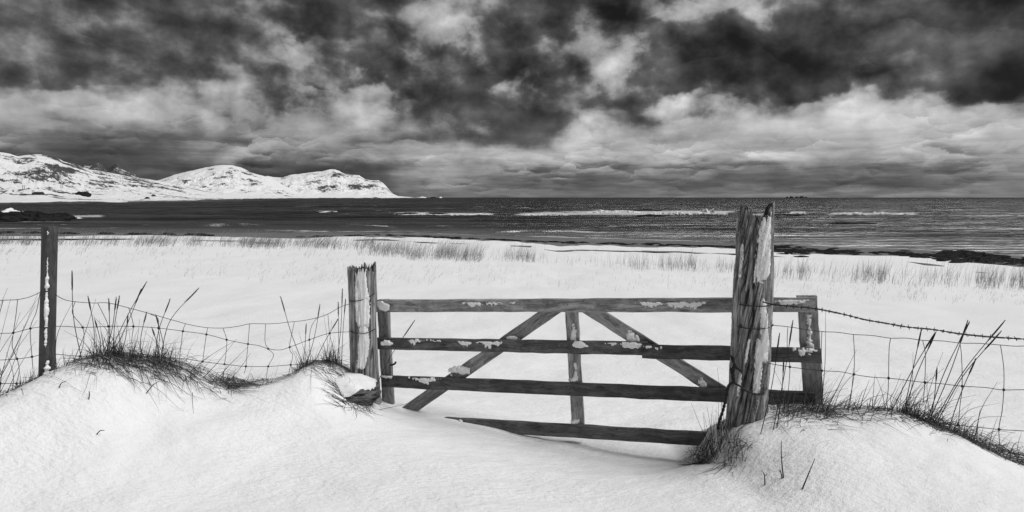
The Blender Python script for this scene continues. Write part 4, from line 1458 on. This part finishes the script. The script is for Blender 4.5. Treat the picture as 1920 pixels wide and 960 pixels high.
bw = empty('barbed_wire', tuple(P(1436, 568, 3.83)))
tag(bw, 'strand of twisted barbed wire stretching from the tall gatepost above the netting', 'barbed wire')
inv = bw.matrix_basis.inverted()
c = catmull([P(x_, y_, bdep(x_)) for x_, y_ in bw_pts], 14)
for ph in (0, math.pi):
    s = np.arange(len(c)) * 0.9 + ph
    t = TB(); t.tube(c + 0.003 * np.stack([0 * s, np.cos(s), np.sin(s)], -1), .0026, 5)
    o = t.obj('strand', WIRE); o.parent = bw; o.matrix_parent_inverse = inv
seglen = np.concatenate([[0], np.cumsum(np.linalg.norm(np.diff(c, axis=0), axis=1))])
pos = 0.06
while pos < seglen[-1]:
    q = np.array([np.interp(pos, seglen, c[:, j]) for j in range(3)])
    tg = np.array([np.interp(pos + .01, seglen, c[:, j]) for j in range(3)]) - q
    tg /= np.linalg.norm(tg)
    t = TB()
    for kk in range(2):
        a = random.uniform(0, 2 * math.pi)
        n1 = np.array([0, math.cos(a), math.sin(a)]); n1 -= tg * np.dot(n1, tg); n1 /= np.linalg.norm(n1)
        l = random.uniform(.011, .017)
        t.tube([q - n1 * l + tg * random.uniform(-.006, .006), q + tg * .004 * (kk - .5), q + n1 * l + tg * random.uniform(-.006, .006)], [.0013, .0024, .0013], 4)
    t.tube([q - tg * .007, q, q + tg * .007], .0052, 6)
    o = t.obj('barb', WIRE); o.parent = bw; o.matrix_parent_inverse = inv
    pos += random.uniform(.036, .052)

# ------------------------------------------------------------------ turf mound and snow at the shorter gatepost
tb = empty('turf_mound', tuple(gpt(-1.32, 4.86)))
tag(tb, 'bulging dark turf mound under a snow cap at the foot of the shorter gatepost', 'turf mound')
inv = tb.matrix_basis.inverted()


def blob(name, px, py, dd, rx, ry, rz, mat, seed, rough):
    nu, nv = 64, 34
    T_, P_ = np.meshgrid(np.linspace(0, 2 * math.pi, nu, endpoint=False), np.linspace(-1.2, math.pi / 2, nv))
    dx, dy, dz = np.cos(P_) * np.cos(T_), np.cos(P_) * np.sin(T_), np.sin(P_)
    r = 1 + rough * (fbm(dx * 2 + seed, dz * 5 + dy, 5, seed) + 0.6 * fbm(dx * 6, dz * 22 + dy * 3, 3, seed + 2))
    r[-1] = r[-1].mean()
    c = P(px, py, dd)
    V = np.stack([c.x + dx * r * rx, c.y + dy * r * ry, c.z + dz * r * rz], -1).reshape(-1, 3)
    o = mesh_obj(name, V, grid_faces(nv, nu, close=True), mat)
    o.parent = tb; o.matrix_parent_inverse = inv
    return o


turf = blob('turf', 655, 736, 4.88, .25, .20, .135, EARTH, 4, .09)


def cap_on(src, name, zcut, th, seed):
    """snow lying on the upper part of another blob, with a ragged hem"""
    co = np.array([v_.co[:] for v_ in src.data.vertices]); no = np.array([v_.normal[:] for v_ in src.data.vertices])
    cz_ = co[:, 2]
    lev = (cz_ - cz_.min()) / (cz_.max() - cz_.min())
    xx = (co[:, 0] - co[:, 0].min()) / (co[:, 0].max() - co[:, 0].min())
    msk = lev - zcut - 0.30 * np.clip(xx - .5, 0, 1) + 0.5 * np.clip(.25 - xx, 0, 1) + 0.16 * fbm(co[:, 0] * 14, co[:, 1] * 9, 4, seed)
    V = co + no * np.where(msk > 0, th * np.clip(msk * 6, .15, 1) ** .6, -.01)[:, None]
    fc = np.array([list(p.vertices) for p in src.data.polygons])
    fc = fc[(msk > 0)[fc].any(axis=1)]
    used = np.unique(fc); ix = -np.ones(len(co), int); ix[used] = np.arange(len(used))
    o = mesh_obj(name, V[used], ix[fc], SNOW)
    o.parent = tb; o.matrix_parent_inverse = inv
    return o


cap_on(turf, 'snow_cap', .62, .014, 6)

# ------------------------------------------------------------------ grasses
def gz(x, y):
    return float(ground(np.array([x]), np.array([y]))[0])


def tuft(name, label, px, py, n, hgt, spreadx, lean, seed, mat=None, droop=0.5, rad=.0022, dd=None, group='grass tufts along the fence', thatch=0, wide=0.12):
    """clump of withered blades: some stand and lean, the rest bow over and lie on the snow"""
    r = np.random.RandomState(seed)
    mat = mat or GRASS_D
    if dd is None:
        dd = fdep(px)
    x0 = (px - CX) / F * dd
    m = n + thatch
    k = 9
    s = np.linspace(0, 1, k)[None]
    flat = np.arange(m) >= n
    bx = x0 + r.randn(m) * spreadx * np.where(flat, 0.95, 0.62); by = dd + r.randn(m) * wide * .7 - np.where(flat, .03, 0)
    L = hgt * np.where(flat, 0.55 + 1.0 * r.rand(m), 0.3 + 1.0 * r.rand(m) ** 1.8)
    az = r.rand(m) * 2 * math.pi
    tilt = np.where(flat, 0.75 + 0.4 * np.abs(r.randn(m)), 0.08 + 0.30 * np.abs(r.randn(m)))
    dx = np.cos(az) * np.sin(tilt) + lean * (0.4 + 0.8 * r.rand(m))
    dy = np.sin(az) * np.sin(tilt) * np.where(flat, .55, .6) - np.where(flat, .12, 0)
    dz = np.maximum(0.12, np.cos(tilt))
    nn = np.sqrt(dx * dx + dy * dy + dz * dz)
    dx, dy, dz = dx / nn, dy / nn, dz / nn
    dr = np.where(flat, 0.55 + 0.8 * r.rand(m), np.where(r.rand(m) < .7, droop * (0.25 + r.rand(m)), 0.06))
    bz = ground(bx, by) - 0.02
    curl = lean * .5 + r.randn(m) * .10
    px_ = bx[:, None] + (dx * L)[:, None] * s + (curl * L)[:, None] * s ** 2
    py_ = by[:, None] + (dy * L)[:, None] * s + (r.randn(m) * .06 * L)[:, None] * s ** 2
    pz_ = bz[:, None] + (dz * L)[:, None] * s - (dr * L)[:, None] * s ** 2.2
    pz_ = np.maximum(pz_, ground(px_, py_) + .003 + 0.012 * r.rand(m)[:, None] - 0.03 * (1 - s) ** 6)
    w_ = (rad * (0.65 + 0.7 * r.rand(m)))[:, None] * (1.1 - 0.9 * s)
    ring = np.stack([np.stack([px_ + w_ * math.cos(a), py_ + w_ * math.sin(a), pz_ + w_ * 0.6 * math.sin(a + 1.0)], -1) for a in (0, 2.094, 4.189)], 2)
    base = (np.arange(m) * k * 3)[:, None]
    loc = np.array([[i * 3 + j, i * 3 + (j + 1) % 3, (i + 1) * 3 + (j + 1) % 3, (i + 1) * 3 + j] for i in range(k - 1) for j in range(3)])
    fcs = (base[:, :, None] + loc[None]).reshape(-1, 4)
    tone = np.repeat((r.rand(m) ** 1.3)[:, None], k * 3, 1)
    o = mesh_obj(name, ring.reshape(-1, 3), fcs, mat, attrs={'tone': tone})
    tag(o, label, 'grass tuft', group)
    return o


TU = [
    (62, 712, 120, .12, .028, .1, 'short spiky grass tuft against the foot of the square fence post', .2, 40, None),
    (25, 742, 50, .14, .08, .2, 'flattened dark grass under the netting beyond the square fence post', .8, 80, None),
    (-10, 680, 46, .50, .11, .62, 'sparse long grass leaning over the netting beyond the square fence post', .25, 10, 4.2),
    (128, 690, 60, .15, .06, .35, 'small leaning grass tuft beside the square fence post', .35, 25, None),
    (205, 662, 190, .26, .075, .12, 'dense dark grass tuft on the bank, the bushiest on the crest of the drift', .55, 170, None),
    (250, 672, 90, .2, .06, .2, 'matted low grass between the two bushiest tufts on the bank', .8, 110, None),
    (302, 668, 190, .24, .075, .28, 'dense dark grass tuft drooping toward the shorter gatepost', .7, 170, None),
    (365, 690, 50, .2, .06, .5, 'thin leaning grass tuft half way along the sagging netting', .5, 70, None),
    (415, 700, 46, .22, .04, .55, 'wispy leaning grass behind the sagging netting', .25, 20, None),
    (445, 716, 60, .16, .06, .2, 'rounded matted grass clump in the dip of the sagging netting', .95, 230, None),
    (500, 712, 24, .14, .07, .3, 'few thin blades at the lowest part of the netting', .5, 40, None),
    (572, 696, 110, .17, .055, .1, 'short shaggy grass tuft near the turf mound', .6, 120, None),
    (622, 678, 130, .22, .05, .08, 'upright grass tuft crowding against the shorter gatepost', .45, 120, None),
    (664, 700, 70, .17, .05, -.05, 'frayed grass at the foot of the shorter gatepost', .8, 170, 4.76),
    (1312, 846, 80, .10, .03, -.05, 'dark drooping grass clump hanging at the end of the lowest rail', .9, 170, 4.16),
    (1345, 812, 60, .24, .05, -.03, 'thin bushy grass between the lowest rail and the tall gatepost', .12, 20, 4.02),
    (1375, 800, 50, .15, .04, .0, 'short grass at the foot of the tall gatepost', .3, 40, 3.82),
    (1470, 756, 110, .2, .07, .2, 'ragged grass tuft between the tall gatepost and the gate end', .55, 90, 3.95),
    (1530, 756, 130, .24, .07, .35, 'spreading pale grass tuft under the free end of the gate', .5, 120, None),
    (1590, 768, 34, .24, .05, .4, 'loose grass tuft just past the free end of the gate', .45, 40, None),
    (1650, 772, 22, .2, .06, .35, 'low matted grass on the far bank under the netting', .6, 45, None),
    (1712, 778, 120, .25, .06, .4, 'thick leaning grass tuft beneath the barbed wire', .5, 90, None),
    (1765, 794, 90, .22, .06, .45, 'shaggy grass tuft where the far bank starts to drop', .65, 75, None),
    (1815, 822, 60, .2, .06, .4, 'flattened grass on the slope of the far bank', .9, 65, None),
    (1868, 846, 60, .2, .07, .3, 'matted grass clump at the low end of the far bank', .9, 90, None),
    (1935, 856, 50, .2, .07, .3, 'drooping grass clump past the low end of the far bank', .9, 90, None),
]
for i, (px, py, n, h, sp_, ln, lab, dr, th_, dd) in enumerate(TU):
    tuft('grass_tuft', lab, px, py, n, h, sp_, ln, 200 + i, droop=dr, thatch=th_, dd=dd, mat=GRASS_P if i in (17, 18, 19) else GRASS_D, rad=.0021)


def stalk(px0, py0, px1, py1, bend, label, head=True, dd=None, group='tall seed stalks along the fence', rad=.0024, d1=0.0):
    d0 = dd if dd else fdep(px0)
    a = np.array(P(px0, py0, d0)); b = np.array(P(px1, py1, d0 + d1))
    x, y = a[0], a[1]
    a[2] = min(a[2], gz(x, y)) if abs(a[2] - gz(x, y)) < .12 else a[2]
    a[2] = gz(x, y) - .03 if a[2] > gz(x, y) - .03 else a[2]
    m = (a + b) / 2
    tg = b - a; L = np.linalg.norm(tg)
    side = np.array([tg[2], 0, -tg[0]]) / max(L, 1e-6)
    c = catmull([a, m + side * bend * L, b], 9)
    t = TB()
    s = np.linspace(0, 1, len(c))
    if head:
        r_ = np.where(s < .78, rad * (1.15 - .3 * s), rad * 1.7 * np.sin(np.clip((s - .72) / .30, 0, 1) * math.pi) ** .6 + .0008)
    else:
        r_ = rad * (1.2 - .85 * s)
    t.tube(c, r_, 5)
    if head:
        for k in range(16):
            q = .78 + .2 * random.random()
            p_ = np.array([np.interp(q, s, c[:, j]) for j in range(3)])
            e_ = p_ + tg / L * .018 + np.array([random.uniform(-1, 1), random.uniform(-1, 1), random.uniform(-.3, .6)]) * .006
            t.tube([p_, e_], [.0018, .0006], 3, cap=False)
    o = t.obj('grass_stalk', STALK)
    tag(o, label, 'grass stalk', group)


S_L1 = 'tall dry seed stalk rising from the bushiest tuft on the crest of the drift'
S_L2 = 'tall dry seed stalk rising from the drooping tuft toward the shorter gatepost'
S_L3 = 'straight upright stalk close beside the shorter gatepost'
S_L4 = 'leaning seed stalk behind the netting above the shaggy tuft near the turf mound'
for q in ((155, 655, 135, 507, -.04, 'tall curved seed stalk standing nearest the square fence post'), (175, 680, 165, 556, .05, 'bare curved stalk between the square fence post and the bushiest tuft'),
          (200, 650, 275, 528, -.02, S_L1), (205, 650, 265, 541, .02, S_L1), (205, 655, 204, 560, .01, S_L1), (212, 655, 224, 555, -.03, S_L1), (195, 660, 218, 558, .03, S_L1), (222, 660, 240, 590, .05, S_L1), (190, 662, 178, 600, .05, S_L1),
          (290, 660, 319, 561, -.06, S_L2), (300, 660, 373, 540, -.13, 'longest arching seed stalk, bending over the netting above the drooping tuft'), (265, 660, 275, 585, -.06, S_L2), (300, 640, 285, 615, .05, S_L2), (310, 662, 292, 590, .04, S_L2),
          (573, 668, 526, 556, -.02, 'long straight seed stalk tilting toward the square fence post, above the shaggy tuft'), (570, 690, 600, 570, .03, S_L4), (585, 690, 634, 598, -.02, S_L4), (565, 680, 574, 608, .02, S_L4),
          (630, 680, 642, 541, .02, S_L3), (640, 680, 648, 560, -.01, S_L3), (636, 680, 634, 566, .0, S_L3)):
    stalk(*q)
S_L5 = 'thin bent blade arching out of the grassy bank beside the sagging netting'
for q in ((180, 676, 120, 620, .12), (190, 672, 255, 612, -.14), (225, 668, 172, 590, .1), (215, 668, 280, 640, -.2), (285, 676, 345, 640, -.22), (300, 678, 360, 655, -.25), (315, 680, 270, 620, .1), (330, 690, 395, 668, -.2), (240, 670, 262, 598, .06),
          (560, 698, 540, 640, .06), (590, 694, 560, 620, -.05), (600, 690, 622, 600, .06), (610, 690, 655, 640, -.1), (615, 690, 606, 585, .03)):
    stalk(*q, S_L5, head=False, rad=.0018)
S_L6 = 'long bare stalk slanting up to the top wire beyond the square fence post'
for q in ((-60, 720, 74, 556, -.05), (-70, 710, 66, 572, .04), (-45, 715, 72, 548, .03), (-30, 725, 70, 600, -.04), (-55, 690, 14, 540, -.05), (-20, 735, 45, 610, .05), (-75, 700, 20, 560, .05), (5, 745, 66, 640, -.04), (20, 742, 12, 660, .1), (-10, 738, 38, 585, -.02)):
    stalk(*q, S_L6, head=False, rad=.0021)
S_N = 'long bare stalk leaning across the netting in the dip of the bank'
for q in ((345, 706, 445, 636, -.03), (375, 715, 442, 637, .02), (400, 705, 465, 650, -.02), (420, 712, 470, 662, .03), (128, 700, 180, 560, .02), (105, 585, 135, 568, -.1)):
    stalk(*q, S_N, head=False)
S_R = 'tall seed stalk leaning away from the gate past the barbed wire'
for q in ((1692, 768, 1728, 616, .0), (1690, 770, 1755, 622, -.02), (1668, 764, 1753, 624, -.02), (1735, 780, 1818, 603, -.03), (1737, 782, 1815, 600, .02), (1745, 786, 1885, 600, -.04), (1750, 788, 1878, 620, -.05), (1775, 790, 1830, 672, -.02), (1742, 780, 1757, 690, .02)):
    stalk(*q, S_R)
S_R3 = 'thin bent blade arching out of the grass on the far bank past the gate'
for q in ((1560, 768, 1612, 690, -.10), (1575, 768, 1640, 715, .12), (1600, 770, 1668, 738, -.14), (1640, 774, 1690, 700, .08), (1660, 774, 1640, 700, .06), (1700, 780, 1770, 690, -.10), (1705, 780, 1650, 730, .12),
          (1720, 785, 1800, 720, .14), (1740, 790, 1830, 740, -.16), (1755, 795, 1738, 700, -.06), (1780, 800, 1872, 756, -.18), (1800, 815, 1885, 780, -.2), (1830, 830, 1905, 812, -.22), (1695, 778, 1712, 660, .05), (1728, 786, 1768, 660, -.03),
          (1500, 758, 1560, 690, -.12), (1515, 760, 1590, 728, -.18), (1470, 755, 1450, 690, .1)):
    stalk(*q, S_R3, head=False, rad=.0019)
S_R2 = 'bare stalk standing upright against the netting past the free end of the gate'
for q in ((1538, 740, 1548, 583, .02), (1545, 740, 1606, 656, .0), (1590, 762, 1600, 690, .02), (1610, 764, 1630, 712, -.02), (1622, 800, 1645, 738, .0), (1630, 806, 1640, 705, .01), (1825, 800, 1838, 766, .0), (1830, 724, 1870, 716, -.1)):
    stalk(*q, S_R2, head=False)
S_G = 'pale seed stalk standing beside the tall gatepost on the side of the netting'
for q in ((1424, 770, 1462, 624, .02), (1448, 760, 1487, 600, .01), (1455, 750, 1470, 670, .02)):
    stalk(*q, S_G, dd=3.78)
S_B = 'thin bare stem standing between the lowest rail and the tall gatepost'
for q in ((1345, 830, 1296, 756, -.03), (1352, 830, 1345, 690, .03), (1340, 830, 1325, 760, .02), (1358, 850, 1350, 720, .02), (1330, 820, 1318, 772, .0), (1362, 880, 1345, 800, .03), (1385, 860, 1372, 806, .05), (1365, 800, 1378, 690, .02)):
    stalk(*q, S_B, head=False, dd=3.98, rad=.0019)
stalk(690, 660, 778, 600, -.04, 'pale arching grass stalk crossing the hinge end of the gate', dd=4.86)
stalk(700, 736, 808, 745, .01, 'thin blade lying across the snow below the hinge end of the gate', head=False, dd=4.84, rad=.0016)

# small twigs poking from the foreground drift
TWG = [((165, 750), (167, 733), 'short upright twig in the smooth drift below the square fence post'),
       ((270, 738), (298, 715), 'bent forked twig lying on the drift below the bushiest tufts'),
       ((108, 728), (124, 715), 'tiny curled twig on the drift beside the square fence post'),
       ((1434, 910), (1428, 880), 'short upright twig in the drift below the tall gatepost'),
       ((1470, 898), (1465, 826), 'tallest straight twig in the drift below the tall gatepost'),
       ((1468, 898), (1462, 880), 'tiny twig at the foot of the tallest straight twig'),
       ((1499, 920), (1528, 860), 'slanting dark twig in the drift, leaning away from the tall gatepost'),
       ((176, 812), (196, 807), 'flat dark scrap of grass lying on the open drift')]
for (a, b, lab) in TWG:
    h0 = hit(*a)
    tip = P(b[0], b[1], h0.y - (0.0 if a[1] - b[1] > 10 else 0.01))
    t = TB()
    c = catmull([np.array(h0) - np.array((0, 0, .03)), (np.array(h0) + np.array(tip)) / 2 + np.array([random.uniform(-.008, .008), 0, .004]), np.array(tip)], 6)
    t.tube(c, np.linspace(.0042, .0016, len(c)), 5)
    if a[1] - b[1] > 16:
        m = c[len(c) // 2]
        t.tube([m, m + np.array([random.uniform(-.03, .03), -.01, .02])], [.002, .001], 4)
    o = t.obj('twig', TWIG)
    tag(o, lab, 'twig', 'twigs in the snow')

# ------------------------------------------------------------------ dune grass on the meadow
def belt(name, label, regions, seed, mat):
    """regions: (px0,px1,py0,py1,count,height m,lean)"""
    r = np.random.RandomState(seed)
    V = []; Fc = []; nv = 0
    for (x0, x1, y0, y1, n, h, ln) in regions:
        pxs = x0 + (x1 - x0) * r.rand(n)
        # clumpy spacing
        cl = fbm(pxs / 26.0, 0 * pxs, 3, seed + int(x0)) 
        keep = r.rand(n) < np.clip(0.55 + 1.1 * cl, 0.15, 1)
        pxs = pxs[keep]
        e0 = np.interp(pxs, [x0, x1], [y0[0], y1[0]]); e1 = np.interp(pxs, [x0, x1], [y0[1], y1[1]])
        pyv = e0 + (e1 - e0) * r.rand(len(pxs)) ** 1.1
        u = (pxs - CX) / F
        yy = np.concatenate([np.linspace(5, 20, 60), np.linspace(20.4, 60, 100)])
        zz = ground(u[:, None] * yy[None], np.repeat(yy[None], len(u), 0))
        ray = CZ - (pyv[:, None] - HY) / F * yy[None]
        hitm = zz > ray
        first = np.where(hitm.any(1), hitm.argmax(1), len(yy) - 1)
        dY = yy[np.maximum(first - 1, 0)] + (yy[first] - yy[np.maximum(first - 1, 0)]) * r.rand(len(u))
        bx = u * dY; bz = ground(bx, dY) - .02
        L = h * (0.28 + 0.85 * r.rand(len(u)) ** 1.2)
        lx = ln * (0.5 + 0.9 * r.rand(len(u))) + 0.20 * r.randn(len(u)); ly = 0.12 * r.randn(len(u))
        wd = 0.0041 * (0.7 + 0.6 * r.rand(len(u))) * np.clip(dY / 22.0, 0.55, 1.6)
        k = 4
        s = np.linspace(0, 1, k)
        cx_ = bx[:, None] + (L * lx)[:, None] * s[None] ** 1.6
        cy_ = dY[:, None] + (L * ly)[:, None] * s[None]
        cz_ = bz[:, None] + L[:, None] * s[None] * (1 - .22 * np.abs(lx)[:, None] * s[None])
        w_ = wd[:, None] * (1.0 - .85 * s[None])
        m = len(u)
        ring = np.stack([np.stack([cx_ + w_ * math.cos(a), cy_ + w_ * math.sin(a), cz_], -1) for a in (0, 2.094, 4.189)], 2)   # m,k,3,3
        V.append(ring.reshape(-1, 3))
        base = (np.arange(m) * k * 3)[:, None]
        loc = np.array([[i * 3 + j, i * 3 + (j + 1) % 3, (i + 1) * 3 + (j + 1) % 3, (i + 1) * 3 + j] for i in range(k - 1) for j in range(3)])
        Fc.append((base[:, :, None] + loc[None]).reshape(-1, 4) + nv)
        nv += m * k * 3
    o = mesh_obj(name, np.concatenate(V), np.concatenate(Fc), mat, kind='stuff')
    tag(o, label, 'dune grass')
    return o


belt('dune_grass', 'belt of pale dune grass along the back of the meadow, from the square post to the shorter gatepost',
     [(-250, 700, (447, 459), (453, 466), 5200, .85, .62), (-250, 700, (455, 478), (460, 484), 700, .45, .7), (430, 680, (455, 466), (460, 470), 900, .85, .5)], 301, GRASS_F)
belt('dune_grass', 'thick dune grass clumps standing behind the hinge end of the gate',
     [(660, 905, (460, 478), (478, 492), 2100, .80, .36), (760, 900, (476, 488), (482, 494), 560, .75, .3), (945, 1020, (478, 490), (482, 494), 380, .72, .18), (905, 960, (476, 488), (480, 492), 70, .5, .15), (1015, 1110, (486, 498), (488, 500), 40, .4, .1)], 302, GRASS_F)
belt('dune_grass', 'dune grass clumps standing behind the middle of the gate and the tall gatepost',
     [(1112, 1215, (490, 502), (496, 508), 230, .62, .05), (1205, 1305, (492, 506), (496, 510), 360, .68, .08), (1300, 1385, (496, 510), (500, 514), 150, .5, .08)], 303, GRASS_F)
belt('dune_grass', 'long thin belt of dune grass on the meadow past the tall gatepost',
     [(1445, 1660, (504, 524), (512, 534), 1050, .62, .2), (1650, 1960, (512, 534), (526, 548), 1350, .66, .24), (1960, 2300, (526, 544), (545, 565), 500, .66, .2)], 304, GRASS_F)
belt('meadow_grass', 'sparse short blades scattered over the snowy meadow',
     [(-150, 700, (470, 520), (480, 525), 700, .20, .5), (480, 960, (494, 530), (500, 535), 560, .20, .55), (960, 1390, (500, 545), (510, 548), 420, .18, .2), (1440, 2000, (522, 560), (545, 575), 760, .18, .25),
      (380, 420, (510, 518), (512, 520), 40, .16, .8), (900, 960, (782, 790), (784, 792), 4, .1, .2)], 305, GRASS_F)
